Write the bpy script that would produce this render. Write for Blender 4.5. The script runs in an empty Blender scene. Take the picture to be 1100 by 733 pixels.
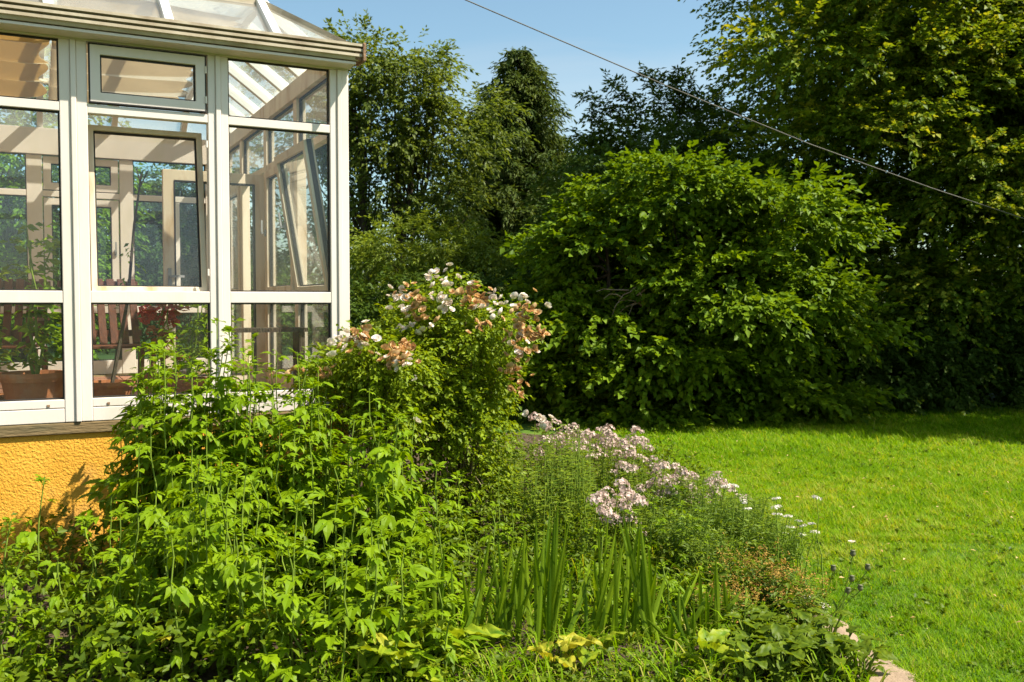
import bpy, math, random
import numpy as np
from mathutils import Vector, Matrix, Quaternion
random.seed(7); rng = np.random.default_rng(11)
R = math.radians; PI = math.pi
SC = bpy.context.scene; C = SC.collection

# ------------------------------------------------------------------ camera, sky, sun, exposure
F = 1020.0; PITCH = math.atan(40.5/F); EYE = 1.6
cd = bpy.data.cameras.new('camera'); cam = bpy.data.objects.new('camera', cd); C.objects.link(cam)
cd.sensor_width = 36; cd.lens = 36*F/1100; cd.clip_end = 2000; cd.clip_start = 0.05
cam.location = (0, 0, EYE); cd.dof.use_dof = True; cd.dof.focus_distance = 5.3; cd.dof.aperture_fstop = 5.6
cam.rotation_euler = (PI/2-PITCH, 0, 0); SC.camera = cam
SUN_AZ, SUN_EL = R(-10), R(52)
sun_dir = Vector((math.cos(SUN_AZ)*math.cos(SUN_EL), math.sin(SUN_AZ)*math.cos(SUN_EL), math.sin(SUN_EL)))
W = bpy.data.worlds.new('World'); SC.world = W; W.use_nodes = True
nt = W.node_tree; nt.nodes.clear()
sk = nt.nodes.new('ShaderNodeTexSky'); sk.sky_type = 'NISHITA'; sk.sun_disc = False
sk.sun_elevation = SUN_EL; sk.sun_rotation = PI/2 - SUN_AZ
sk.air_density = 1.0; sk.dust_density = 1.0; sk.ozone_density = 0.5
bg = nt.nodes.new('ShaderNodeBackground'); bg.inputs[1].default_value = 0.090
wo = nt.nodes.new('ShaderNodeOutputWorld')
tn = nt.nodes.new('ShaderNodeMix'); tn.data_type = 'RGBA'; tn.blend_type = 'MULTIPLY'; tn.inputs[0].default_value = 1; tn.inputs[7].default_value = (.88, 1.0, .92, 1)
nt.links.new(sk.outputs[0], tn.inputs[6]); 
tcw = nt.nodes.new('ShaderNodeTexCoord'); mpw = nt.nodes.new('ShaderNodeMapping'); mpw.inputs['Scale'].default_value = (1, 1.3, 3.2)      # faint high wisps of cloud over the whole sky
nzw = nt.nodes.new('ShaderNodeTexNoise'); nzw.inputs['Scale'].default_value = 2.2; nzw.inputs['Detail'].default_value = 9; nzw.inputs['Distortion'].default_value = .6
rpw = nt.nodes.new('ShaderNodeValToRGB'); rpw.color_ramp.elements[0].position = .50; rpw.color_ramp.elements[1].position = .85; rpw.color_ramp.elements[1].color = (.45, .45, .45, 1)
bww = nt.nodes.new('ShaderNodeRGBToBW'); mlw = nt.nodes.new('ShaderNodeMath'); mlw.operation = 'MULTIPLY'; mlw.inputs[1].default_value = 1.5
mxw = nt.nodes.new('ShaderNodeMix'); mxw.data_type = 'RGBA'
for a_, b_ in ((tcw.outputs['Generated'], mpw.inputs[0]), (mpw.outputs[0], nzw.inputs['Vector']), (nzw.outputs[0], rpw.inputs[0]), (rpw.outputs[0], mxw.inputs[0]), (tn.outputs[2], bww.inputs[0]), (bww.outputs[0], mlw.inputs[0]), (mlw.outputs[0], mxw.inputs[7]), (tn.outputs[2], mxw.inputs[6]), (mxw.outputs[2], bg.inputs[0])): nt.links.new(a_, b_)
nt.links.new(bg.outputs[0], wo.inputs[0])
sl = bpy.data.lights.new('sun', 'SUN'); sl.energy = 5.0; sl.angle = R(0.53); sl.color = (1.0, 0.95, 0.86)
so = bpy.data.objects.new('sun', sl); C.objects.link(so); so.location = (20, -4, 30)
so.rotation_euler = sun_dir.to_track_quat('Z', 'Y').to_euler()
vs = SC.view_settings; vs.view_transform = 'Standard'; vs.look = 'None'; vs.exposure = 1.12; vs.gamma = 1; vs.use_curve_mapping = False
try:
    SC.cycles.max_bounces = 8; SC.cycles.transparent_max_bounces = 24
    SC.cycles.caustics_reflective = False; SC.cycles.caustics_refractive = False
except Exception: pass

def px(x, y, Y):
    """world point seen at photo pixel (x, y), at distance Y"""
    c, s = math.cos(PITCH), math.sin(PITCH)
    a = (x-550)/F; b = -(y-366.5)/F
    t = Y/(c+b*s)
    return Vector((a*t, Y, EYE+t*(-s+b*c)))

# ------------------------------------------------------------------ materials
def mat(name): 
    m = bpy.data.materials.new(name); m.use_nodes = True; n = m.node_tree; n.nodes.clear()
    o = n.nodes.new('ShaderNodeOutputMaterial'); return m, n, o
def N(n, t, **k):
    q = n.nodes.new(t)
    for a, b in k.items(): setattr(q, a, b)
    return q
def surf(name, ca, cb, rough=.6, scale=8, detail=6, bump=0, bscale=40, spec=.3, lo=.35, hi=.65, stain=None, sscale=2.0, stretch=None):
    m, n, o = mat(name)
    p = N(n, 'ShaderNodeBsdfPrincipled'); p.inputs['Roughness'].default_value = rough; p.inputs['Specular IOR Level'].default_value = spec
    tc = N(n, 'ShaderNodeTexCoord'); src = tc.outputs['Object']
    if stretch:
        mp = N(n, 'ShaderNodeMapping'); mp.inputs['Scale'].default_value = stretch; n.links.new(src, mp.inputs[0]); src = mp.outputs[0]
    t = N(n, 'ShaderNodeTexNoise'); t.inputs['Scale'].default_value = scale; t.inputs['Detail'].default_value = detail
    n.links.new(src, t.inputs['Vector'])
    r = N(n, 'ShaderNodeValToRGB'); r.color_ramp.elements[0].position = lo; r.color_ramp.elements[1].position = hi
    r.color_ramp.elements[0].color = (*ca, 1); r.color_ramp.elements[1].color = (*cb, 1)
    n.links.new(t.outputs[0], r.inputs[0]); col = r.outputs[0]
    if stain:
        t2 = N(n, 'ShaderNodeTexNoise'); t2.inputs['Scale'].default_value = sscale; t2.inputs['Detail'].default_value = 8
        n.links.new(src, t2.inputs['Vector'])
        r2 = N(n, 'ShaderNodeValToRGB'); r2.color_ramp.elements[0].position = .52; r2.color_ramp.elements[1].position = .72
        n.links.new(t2.outputs[0], r2.inputs[0])
        mx = N(n, 'ShaderNodeMix', data_type='RGBA'); n.links.new(r2.outputs[0], mx.inputs[0]); n.links.new(col, mx.inputs[6]); mx.inputs[7].default_value = (*stain, 1)
        col = mx.outputs[2]
    n.links.new(col, p.inputs['Base Color'])
    if bump:
        t3 = N(n, 'ShaderNodeTexNoise'); t3.inputs['Scale'].default_value = bscale; t3.inputs['Detail'].default_value = 5
        n.links.new(src, t3.inputs['Vector'])
        b = N(n, 'ShaderNodeBump'); b.inputs['Strength'].default_value = bump; b.inputs['Distance'].default_value = .02
        n.links.new(t3.outputs[0], b.inputs['Height']); n.links.new(b.outputs[0], p.inputs['Normal'])
    n.links.new(p.outputs[0], o.inputs[0]); return m
def leafmat(name, ca, cb, trans=.35, tcol=(1.9, 1.75, .8), rough=.5, spec=.22, cc=None):
    """leaf: two-tone by the per-leaf 'tone' attribute, part of the light passes through the blade"""
    m, n, o = mat(name)
    at = N(n, 'ShaderNodeAttribute', attribute_name='tone')
    oi = N(n, 'ShaderNodeObjectInfo')
    ad = N(n, 'ShaderNodeMath', operation='MULTIPLY_ADD'); n.links.new(oi.outputs['Random'], ad.inputs[0]); ad.inputs[1].default_value = .25; n.links.new(at.outputs['Fac'], ad.inputs[2])
    r = N(n, 'ShaderNodeValToRGB'); e = r.color_ramp.elements
    e[0].position = .05; e[1].position = .95; e[0].color = (*ca, 1); e[1].color = (*cb, 1)
    if cc: q = e.new(1.0); q.color = (*cc, 1); e[1].position = .7
    n.links.new(ad.outputs[0], r.inputs[0])
    p = N(n, 'ShaderNodeBsdfPrincipled'); p.inputs['Roughness'].default_value = rough; p.inputs['Specular IOR Level'].default_value = spec
    n.links.new(r.outputs[0], p.inputs['Base Color'])
    mu = N(n, 'ShaderNodeMix', data_type='RGBA', blend_type='MULTIPLY'); mu.inputs[0].default_value = 1
    n.links.new(r.outputs[0], mu.inputs[6]); mu.inputs[7].default_value = (*tcol, 1)
    tr = N(n, 'ShaderNodeBsdfTranslucent'); n.links.new(mu.outputs[2], tr.inputs[0])
    mx = N(n, 'ShaderNodeMixShader'); mx.inputs[0].default_value = trans
    n.links.new(p.outputs[0], mx.inputs[1]); n.links.new(tr.outputs[0], mx.inputs[2]); n.links.new(mx.outputs[0], o.inputs[0])
    return m
def glassmat(name, tint, ior=1.45, dust=0):
    m, n, o = mat(name)
    t = N(n, 'ShaderNodeBsdfTransparent'); t.inputs[0].default_value = (*tint, 1)
    g = N(n, 'ShaderNodeBsdfGlossy'); g.inputs['Roughness'].default_value = .0; g.inputs[0].default_value = (.95, .97, 1, 1)
    ge = N(n, 'ShaderNodeNewGeometry'); dp = N(n, 'ShaderNodeVectorMath', operation='DOT_PRODUCT'); n.links.new(ge.outputs['Normal'], dp.inputs[0]); n.links.new(ge.outputs['Incoming'], dp.inputs[1])
    ab = N(n, 'ShaderNodeMath', operation='ABSOLUTE'); n.links.new(dp.outputs['Value'], ab.inputs[0])
    iv = N(n, 'ShaderNodeMath', operation='SUBTRACT'); iv.inputs[0].default_value = 1; n.links.new(ab.outputs[0], iv.inputs[1])
    pw = N(n, 'ShaderNodeMath', operation='POWER'); n.links.new(iv.outputs[0], pw.inputs[0]); pw.inputs[1].default_value = 5
    f0 = ((ior-1)/(ior+1))**2; f = N(n, 'ShaderNodeMath', operation='MULTIPLY_ADD'); n.links.new(pw.outputs[0], f.inputs[0]); f.inputs[1].default_value = 1-f0; f.inputs[2].default_value = f0
    mx = N(n, 'ShaderNodeMixShader'); n.links.new(f.outputs[0], mx.inputs[0]); n.links.new(t.outputs[0], mx.inputs[1]); n.links.new(g.outputs[0], mx.inputs[2])
    out = mx.outputs[0]
    if dust:
        df = N(n, 'ShaderNodeBsdfDiffuse'); df.inputs[0].default_value = (.8, .76, .67, 1); tl = N(n, 'ShaderNodeBsdfTranslucent'); tl.inputs[0].default_value = (.8, .76, .67, 1)
        m1 = N(n, 'ShaderNodeMixShader'); m1.inputs[0].default_value = .5; n.links.new(df.outputs[0], m1.inputs[1]); n.links.new(tl.outputs[0], m1.inputs[2])
        tx = N(n, 'ShaderNodeTexNoise'); tx.inputs['Scale'].default_value = 3; tx.inputs['Detail'].default_value = 7; cr = N(n, 'ShaderNodeMapRange'); cr.inputs[1].default_value = .3; cr.inputs[2].default_value = .7; cr.inputs[3].default_value = dust*.6; cr.inputs[4].default_value = dust*1.4
        tco = N(n, 'ShaderNodeTexCoord'); n.links.new(tco.outputs['Object'], tx.inputs['Vector']); n.links.new(tx.outputs[0], cr.inputs[0])
        m2 = N(n, 'ShaderNodeMixShader'); n.links.new(cr.outputs[0], m2.inputs[0]); n.links.new(out, m2.inputs[1]); n.links.new(m1.outputs[0], m2.inputs[2]); out = m2.outputs[0]
    n.links.new(out, o.inputs[0]); return m
M = {}
M['pvc'] = surf('white_pvc', (.74, .645, .555), (.69, .595, .50), .35, 3, 8, .05, 60, .4, .3, .75, (.66, .58, .46), 5, (1, 1, .25))
M['pine'] = surf('pale_pine_frame', (.70, .59, .43), (.62, .50, .35), .45, 3, 8, .06, 40, .3, .3, .7, (.46, .29, .14), 4, (2, 2, .5))
M['pvc_roof'] = surf('white_roof_bar', (.82, .81, .78), (.76, .75, .71), .35, 4)
M['gutter'] = surf('gutter_metal', (.50, .42, .29), (.38, .30, .19), .5, 9, 8, .08, 30, .4, .3, .7, (.20, .13, .07), 4)
M['rust'] = surf('rusty_metal', (.16, .08, .04), (.28, .17, .09), .8, 20, 8, .3, 60)
M['seal'] = surf('black_rubber_seal', (.02, .018, .015), (.035, .03, .025), .6)
M['stucco'] = surf('orange_roughcast', (.78, .40, .055), (.66, .31, .035), .95, 4, 10, .55, 80, .1, .25, .75, (.52, .27, .08), 2.2)
M['ledge'] = surf('weathered_stone_ledge', (.26, .18, .085), (.15, .10, .045), .9, 7, 9, .4, 40, .2, .3, .7, (.12, .10, .05), 5, (.4, 1, 2))
M['glass'] = glassmat('window_glass', (.98, .99, .98), 1.35, .012); M['glass_blue'] = glassmat('tinted_window_glass', (.80, .91, .96), 1.4); M['roofglass'] = glassmat('roof_glass', (.95, .965, .94), 1.4, .17)
M['tile'] = surf('terracotta_floor', (.30, .13, .07), (.22, .10, .06), .6, 6)
M['terra'] = surf('terracotta', (.40, .15, .055), (.30, .10, .04), .75, 9, 8, .15, 40, .2, .3, .7, (.36, .22, .13), 6)
M['darkpot'] = surf('dark_plastic_pot', (.02, .02, .022), (.04, .035, .03), .5)
M['redwood'] = surf('red_brown_wood', (.17, .052, .022), (.09, .028, .013), .5, 12, 6, .15, 30, .3, .3, .7, None, 2, (6, 6, .6))
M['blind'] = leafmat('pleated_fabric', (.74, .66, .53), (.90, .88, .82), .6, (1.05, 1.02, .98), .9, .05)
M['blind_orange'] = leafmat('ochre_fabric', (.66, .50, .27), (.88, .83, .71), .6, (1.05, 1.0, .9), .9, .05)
M['steel'] = surf('steel_handle', (.35, .34, .32), (.25, .24, .22), .35, 8)
M['bark'] = surf('bark', (.10, .075, .05), (.05, .038, .026), .9, 10, 8, .8, 25, .1, .3, .7, None, 2, (3, 3, .6))
M['cane'] = surf('woody_cane', (.22, .16, .08), (.12, .10, .05), .8, 20)
M['deadtwig'] = surf('dead_twig', (.34, .26, .17), (.22, .16, .10), .9, 20)
M['stem'] = surf('green_stem', (.20, .27, .03), (.12, .18, .02), .7, 20, spec=.12)
M['soil'] = surf('garden_soil', (.055, .036, .022), (.10, .07, .045), .95, 14, 10, .8, 60, .1)
M['ground'] = surf('field_ground', (.035, .06, .014), (.055, .08, .02), .95, 3, 8, .3, 30, .1)
M['turf'] = surf('lawn_turf', (.055, .12, .012), (.10, .15, .02), .95, 5, 9, .5, 60, .1)
M['path'] = surf('sandy_path', (.34, .245, .16), (.22, .155, .10), .9, 9, 9, .5, 50, .15, .3, .7, (.28, .20, .12), 6)
M['cable'] = surf('cable_sheath', (.13, .115, .09), (.10, .09, .07), .6, 8, spec=.2)
# foliage
M['l_linden'] = leafmat('linden_leaf', (.042, .092, .009), (.135, .195, .011), .34, (2.0, 1.7, .5), spec=.10, cc=(.32, .32, .03))  # yellow top tone paints the look of sunlit clumps into the leaf colour
M['l_elm'] = leafmat('elm_leaf', (.055, .11, .005), (.175, .255, .008), .28, (2.0, 1.8, .45), spec=.12)
M['l_dark'] = leafmat('dark_leaf', (.045, .08, .010), (.10, .14, .015), .30, spec=.08)
M['l_left'] = leafmat('ash_leaf', (.065, .105, .014), (.135, .165, .020), .36)
M['l_olive'] = leafmat('willow_leaf', (.10, .155, .012), (.22, .26, .022), .38)
M['l_hedge'] = leafmat('hedge_leaf', (.035, .07, .010), (.075, .115, .014), .28, spec=.08)
M['l_spruce'] = leafmat('spruce_needles', (.030, .058, .010), (.10, .125, .018), .18, spec=.08)
M['l_stem'] = leafmat('bed_leaf', (.062, .14, .002), (.215, .305, .004), .30, (1.9, 1.7, .3), .5, .13)
M['l_cover'] = leafmat('cover_leaf', (.045, .085, .004), (.125, .175, .007), .32, (1.9, 1.7, .5), spec=.15)
M['l_rose'] = leafmat('rose_leaf', (.055, .105, .005), (.22, .29, .009), .32, (2.0, 1.7, .4), .5, .16)
M['l_grey'] = leafmat('soapwort_leaf', (.06, .115, .008), (.17, .225, .014), .32, (1.8, 1.6, .5), spec=.1)
M['l_fine'] = leafmat('fine_leaf', (.08, .15, .018), (.18, .25, .025), .38)
M['l_iris'] = leafmat('iris_leaf', (.065, .13, .004), (.19, .27, .008), .32, (1.8, 1.7, .4), .45, .16)
M['l_big'] = leafmat('broad_leaf', (.08, .175, .010), (.28, .33, .014), .34, (1.6, 1.5, .5), .5, .2)
M['l_yellow'] = leafmat('yellow_leaf', (.24, .29, .02), (.46, .40, .03), .36, (1.4, 1.2, .5))
M['grass'] = leafmat('grass_blade', (.065, .165, .001), (.195, .32, .002), .40, (1.7, 1.6, .2), .55, .08, cc=(.36, .34, .06))
M['rosepetal'] = leafmat('pale_rose_petal', (.82, .69, .57), (.86, .80, .70), .3, (1.05, 1, .95), .6, .1)
M['rosebrown'] = leafmat('withered_rose_petal', (.44, .24, .09), (.68, .47, .23), .3, (1.2, 1.05, .8), .8, .1)
M['pinkpetal'] = leafmat('pale_pink_petal', (.47, .32, .27), (.68, .54, .45), .3, (1.05, 1, 1), .7, .1)
M['whitepetal'] = leafmat('white_floret', (.70, .62, .50), (.82, .76, .66), .25, (1, 1, 1), .6, .1)
M['redpetal'] = leafmat('red_petal', (.40, .03, .03), (.55, .08, .06), .3, (1.2, 1, 1), .6, .1)
M['orangeseed'] = leafmat('rusty_seed', (.30, .15, .035), (.42, .27, .06), .3, (1.3, 1.1, .8), .8, .1)
M['pod'] = surf('poppy_pod', (.095, .10, .045), (.16, .155, .075), .7, 30)
M['redleaf'] = leafmat('red_brown_leaf', (.22, .07, .03), (.30, .12, .04), .3)

# ------------------------------------------------------------------ object helpers
def link(name, me, m=None, parent=None):
    o = bpy.data.objects.new(name, me); C.objects.link(o)
    if m is not None and not me.materials: me.materials.append(m)
    if parent is not None: o.parent = parent
    return o
def empty(name, loc, label, cat, group=None, rz=0):
    o = bpy.data.objects.new(name, None); C.objects.link(o); o.location = loc; o.rotation_euler = (0, 0, rz); o.empty_display_size = .1
    return tag(o, label, cat, group)
def tag(o, label=None, cat=None, group=None, kind=None):
    if label: o['label'] = label
    if cat: o['category'] = cat
    if group: o['group'] = group
    if kind: o['kind'] = kind
    return o
def np_mesh(name, V, T, tone=None, smooth=False):
    V = np.ascontiguousarray(V, np.float32); T = np.ascontiguousarray(T, np.int32)
    me = bpy.data.meshes.new(name); k = T.shape[1]; n = len(T)
    me.vertices.add(len(V)); me.vertices.foreach_set('co', V.ravel())
    me.loops.add(n*k); me.loops.foreach_set('vertex_index', T.ravel())
    me.polygons.add(n); me.polygons.foreach_set('loop_start', np.arange(0, n*k, k, dtype=np.int32))
    try: me.polygons.foreach_set('loop_total', np.full(n, k, np.int32))
    except Exception: pass
    if smooth: me.polygons.foreach_set('use_smooth', np.ones(n, bool))
    me.update(calc_edges=True)
    if tone is not None:
        a = me.attributes.new('tone', 'FLOAT', 'POINT'); a.data.foreach_set('value', np.ascontiguousarray(tone, np.float32))
    return me
class MB:
    def __init__(s): s.v = []; s.f = []
    def hexa(s, p8):
        k = len(s.v); s.v += [tuple(p) for p in p8]
        s.f += [tuple(k+i for i in q) for q in ((0, 3, 2, 1), (4, 5, 6, 7), (0, 1, 5, 4), (1, 2, 6, 5), (2, 3, 7, 6), (3, 0, 4, 7))]
    def box(s, x0, x1, y0, y1, z0, z1, fn=None):
        p = [(x0, y0, z0), (x1, y0, z0), (x1, y1, z0), (x0, y1, z0), (x0, y0, z1), (x1, y0, z1), (x1, y1, z1), (x0, y1, z1)]
        s.hexa([fn(*q) for q in p] if fn else p)
    def bar(s, a, b, w, h, up=(0, 0, 1)):
        a = Vector(a); b = Vector(b); d = (b-a).normalized(); sx = d.cross(Vector(up)).normalized()*(w/2); uz = sx.cross(d).normalized()*(h/2)
        s.hexa([a-sx-uz, a+sx-uz, b+sx-uz, b-sx-uz, a-sx+uz, a+sx+uz, b+sx+uz, b-sx+uz])
    def ring(s, a0, a1, z0, z1, w, b0, b1, fn):
        """mitred rectangular frame"""
        k = len(s.v)
        for b in (b0, b1):
            for (u, z) in ((a0, z0), (a1, z0), (a1, z1), (a0, z1), (a0+w, z0+w), (a1-w, z0+w), (a1-w, z1-w), (a0+w, z1-w)): s.v.append(tuple(fn(u, b, z)))
        for i in range(4):
            j = (i+1) % 4
            s.f += [(k+i, k+j, k+4+j, k+4+i), (k+8+i, k+12+i, k+12+j, k+8+j), (k+i, k+8+i, k+8+j, k+j), (k+4+i, k+4+j, k+12+j, k+12+i)]
    def tube(s, pts, rad, n=6, cap=True):
        pts = [Vector(p) for p in pts]; k0 = len(s.v)
        for i, p in enumerate(pts):
            d = (pts[min(i+1, len(pts)-1)]-pts[max(i-1, 0)]).normalized()
            a = d.cross(Vector((0, 0, 1)) if abs(d.z) < .9 else Vector((1, 0, 0))).normalized(); b = d.cross(a)
            r = rad[i] if hasattr(rad, '__len__') else rad
            for j in range(n):
                t = 2*PI*j/n; s.v.append(tuple(p+a*(r*math.cos(t))+b*(r*math.sin(t))))
        for i in range(len(pts)-1):
            for j in range(n):
                q = (j+1) % n; s.f.append((k0+i*n+j, k0+i*n+q, k0+(i+1)*n+q, k0+(i+1)*n+j))
        if cap:
            s.f.append(tuple(k0+j for j in range(n))[::-1]); e = k0+(len(pts)-1)*n; s.f.append(tuple(e+j for j in range(n)))
    def lathe(s, prof, c=(0, 0, 0), n=20):
        k = len(s.v)
        for (r, z) in prof:
            for j in range(n): t = 2*PI*j/n; s.v.append((c[0]+r*math.cos(t), c[1]+r*math.sin(t), c[2]+z))
        for i in range(len(prof)-1):
            for j in range(n): q = (j+1) % n; s.f.append((k+i*n+j, k+i*n+q, k+(i+1)*n+q, k+(i+1)*n+j))
    def mesh(s, name, smooth=False):
        me = bpy.data.meshes.new(name); me.from_pydata(s.v, [], s.f); me.validate()
        if smooth: me.polygons.foreach_set('use_smooth', [True]*len(me.polygons))
        return me
    def build(s, name, m, parent=None, bev=0, smooth=False):
        o = link(name, s.mesh(name, smooth), m, parent)
        if bev:
            b = o.modifiers.new('bevel', 'BEVEL'); b.width = bev; b.segments = 2; b.limit_method = 'ANGLE'
        return o

# ------------------------------------------------------------------ foliage in numpy
def nrm(a): return a/np.maximum(np.linalg.norm(a, axis=-1, keepdims=True), 1e-9)
UP = np.array([0, 0, 1.0])
def leaf_arrays(P, D, Nn, L, Wd, tone, fold=.18, curl=.15, hexl=False, blunt=0):
    """one small folded blade per row: 4 corners, 2 triangles (or 6 corners, 4 triangles)"""
    n = len(P); D = nrm(D); S = nrm(np.cross(D, Nn)); Nn = np.cross(S, D)
    L = np.broadcast_to(L, n)[:, None]; Wd = np.broadcast_to(Wd, n)[:, None]
    tip = P+D*L-Nn*L*curl
    if not hexl:
        r = P+D*L*.42+S*Wd*.5+Nn*Wd*fold; l = P+D*L*.42-S*Wd*.5+Nn*Wd*fold
        V = np.stack([P, r, tip, l], 1).reshape(-1, 3); b = (np.arange(n)*4)[:, None]
        T = np.concatenate([b+[0, 1, 2], b+[0, 2, 3]], 1).reshape(-1, 3); return V, T, np.repeat(tone, 4)
    r1 = P+D*L*.25+S*Wd*.46+Nn*Wd*fold; l1 = P+D*L*.25-S*Wd*.46+Nn*Wd*fold
    t2, w2 = (.86, .40) if blunt else (.62, .36)
    r2 = P+D*L*t2+S*Wd*w2+Nn*(Wd*fold*.8-L*curl*.3); l2 = P+D*L*t2-S*Wd*w2+Nn*(Wd*fold*.8-L*curl*.3)
    mid = P+D*L*.5-Nn*L*curl*.15
    V = np.stack([P, r1, r2, tip, l2, l1, mid], 1).reshape(-1, 3); b = (np.arange(n)*7)[:, None]
    T = np.concatenate([b+[0, 1, 6], b+[1, 2, 6], b+[2, 3, 6], b+[6, 3, 4], b+[6, 4, 5], b+[0, 6, 5]], 1).reshape(-1, 3)
    return V, T, np.repeat(tone, 7)
def join(parts):
    V = []; T = []; t = []; k = 0
    for v, f, q in parts: V.append(v); T.append(f+k); t.append(q); k += len(v)
    return np.concatenate(V), np.concatenate(T), np.concatenate(t)
def sprays(O, A, Ls, k, leaf, aspect, droop=.25, tone0=None, up=.6, hexl=False, spread=.9, hang=.35):
    """k leaves along each twig O + A*t: alternate, blades mostly facing the sky, a little drooping"""
    S = len(O); A = nrm(A); t = (np.arange(k)+rng.random((S, k)))/k
    side = nrm(np.cross(A, UP)+1e-6); bin_ = nrm(np.cross(side, A))
    sg = np.where((np.arange(k) % 2) == 0, 1.0, -1.0)[None, :, None]*np.ones((S, k, 1))
    Lk = np.broadcast_to(Ls, S)[:, None, None]
    P = O[:, None]+A[:, None]*Lk*t[..., None]; P[..., 2] -= (droop*Lk[..., 0]*t*t)
    P += rng.normal(0, leaf*.18, P.shape)
    ang = rng.normal(0, .35, (S, k, 1))
    D = A[:, None]*(.55+.6*t[..., None]) + side[:, None]*sg*spread*(1.1-t[..., None]*.7) + bin_[:, None]*ang
    D[..., 2] -= hang
    Nn = UP*up + rng.normal(0, .38, (S, k, 3)) + nrm(D)*.2
    tone = rng.random((S, k))*.45 + (rng.random(S) if tone0 is None else tone0)[:, None]*.5
    L = leaf*(.65+.6*rng.random((S, k)))
    return leaf_arrays(P.reshape(-1, 3), D.reshape(-1, 3), Nn.reshape(-1, 3), L.ravel(), (L*aspect).ravel(), tone.ravel(), hexl=hexl)
def ellipsoid_dirs(n, low=-.5):
    d = nrm(rng.normal(size=(n*3, 3))); d = d[d[:, 2] > low][:n]; return d
def crown_points(lobes, bough_r, per, low=-.5, flat=.5):
    """bough centres over the lobes, then twig origins/axes round each bough: clumps with dark gaps between"""
    O = []; A = []; T = []; B = []
    for (cx, cy, cz, rx, ry, rz, nb) in lobes:
        d = ellipsoid_dirs(nb, low); nb = len(d)
        rad = .42+.58*rng.random(nb)**.45
        c = np.array([cx, cy, cz])+d*rad[:, None]*np.array([rx, ry, rz]); B.append(c)
        ax = d*np.array([1, 1, .35]); ax[:, 2] -= .12; ax = nrm(ax)
        q = nrm(rng.normal(size=(nb, per, 3)))*(rng.random((nb, per, 1))**.4)*bough_r
        q[..., 2] *= flat; s = (.7+.6*rng.random((nb, 1, 1)))
        o = c[:, None]+q*s
        a = ax[:, None]*.8+nrm(q)*.9+rng.normal(0, .25, q.shape)
        O.append(o.reshape(-1, 3)); A.append(a.reshape(-1, 3)); T.append(np.repeat(rng.random(nb), per))
    return np.concatenate(O), np.concatenate(A), np.clip(np.concatenate(T)*.7+rng.random(sum(len(o) for o in O))*.3, 0, 1), np.concatenate(B)
def curve(a, b, sag=.0, n=6, wob=.0):
    a = np.array(a, float); b = np.array(b, float); t = np.linspace(0, 1, n)[:, None]
    p = a+(b-a)*t; p[:, 2] += sag*4*(t[:, 0]*(1-t[:, 0]))
    p[1:-1] += rng.normal(0, wob, (n-2, 3)); return p
def tree(name, label, cat, base, trunk_top, r0, lobes, leaf, aspect, m, bough=.55, per=14, k=16, twig=.45, group=None, limbs=30, limb_r=.045,
         low=-.5, trunks=None, droop=.3, extra=None, up=.6, bark=None, flat=.5, hang=.35):
    bx, by, bz = base; root = empty(name, base, label, cat, group)
    O, A, T, B = crown_points(lobes, bough, per, low, flat)
    V, F_, t = sprays(O, A, twig*(.6+.8*rng.random(len(O))), k, leaf, aspect, droop, T, up, hang=hang)
    parts = [(V, F_, t)]
    if extra is not None: parts.append(extra(bx, by, bz))
    V, F_, t = join(parts)
    link('crown', np_mesh('crown', V, F_, t), m, root)
    bark = bark or M['bark']
    mb = MB(); tops = []
    for (dx, dy, tx, ty, tz, rr) in (trunks or [(0, 0, 0, 0, trunk_top, r0)]):
        p = curve((dx, dy, -.1), (tx, ty, tz), 0, 7, .05); mb.tube(p, np.linspace(rr*1.15, rr*.45, 7), 8); tops.append(p)
    mb.build('trunk', bark, root, smooth=True)
    mb = MB(); idx = rng.choice(len(B), min(limbs, len(B)), replace=False)
    for i in idx:
        p = min(tops, key=lambda q: np.hypot(*(q[-1]-B[i])[:2])); s = p[rng.integers(3, 7)]
        if s[2] > B[i][2]+.5: s = p[2]
        mb.tube(curve(s, B[i], .12*np.linalg.norm(B[i]-s)*.3, 6, .04), np.linspace(limb_r, limb_r*.25, 6), 5)
    if mb.v: mb.build('limbs', bark, root, smooth=True)
    return root

# ------------------------------------------------------------------ the ground
def sheet(name, pts, z, m, kind='structure', sub=None):
    me = bpy.data.meshes.new(name); me.from_pydata([(x, y, z) for x, y in pts], [], [tuple(range(len(pts)))])
    return tag(link(name, me, m), kind=kind)
sheet('ground', [(-600, -200), (600, -200), (600, 900), (-600, 900)], -.02, M['ground'])
def bed_edge(y):                       # right-hand edge of the flower bed
    return 1.52+.10*math.sin(y*.9)+.06*math.sin(y*2.3+1)+max(0, y-8)*-.12
lawn_pts = [(bed_edge(y), y) for y in np.arange(1.5, 11.1, .3)]+[(-1.5, 12.0), (-9, 12.6), (-9, 15), (26, 15), (26, 1.5)]
sheet('lawn', lawn_pts, -.004, M['turf'])
# bed soil as a gently lumpy sheet
nx, ny = 70, 60; xs = np.linspace(-5.5, 1.62, nx); ys = np.linspace(1.2, 11.4, ny)
gx, gy = np.meshgrid(xs, ys); lim = np.array([bed_edge(y) for y in ys])[:, None]; gx = np.minimum(gx, lim)
gz = .012+.018*(np.sin(gx*5.1+gy*3)+np.sin(gy*6.3-gx*2.2)+np.sin(gx*11+1)*.5)*np.clip((lim-gx)*4, 0, 1)+.012
V = np.stack([gx, gy, gz], -1).reshape(-1, 3); i = np.arange(nx*ny).reshape(ny, nx)
Q = np.stack([i[:-1, :-1], i[:-1, 1:], i[1:, 1:], i[1:, :-1]], -1).reshape(-1, 4)
tag(link('flower_bed', np_mesh('flower_bed', V, Q, smooth=True), M['soil']), kind='structure')
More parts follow.
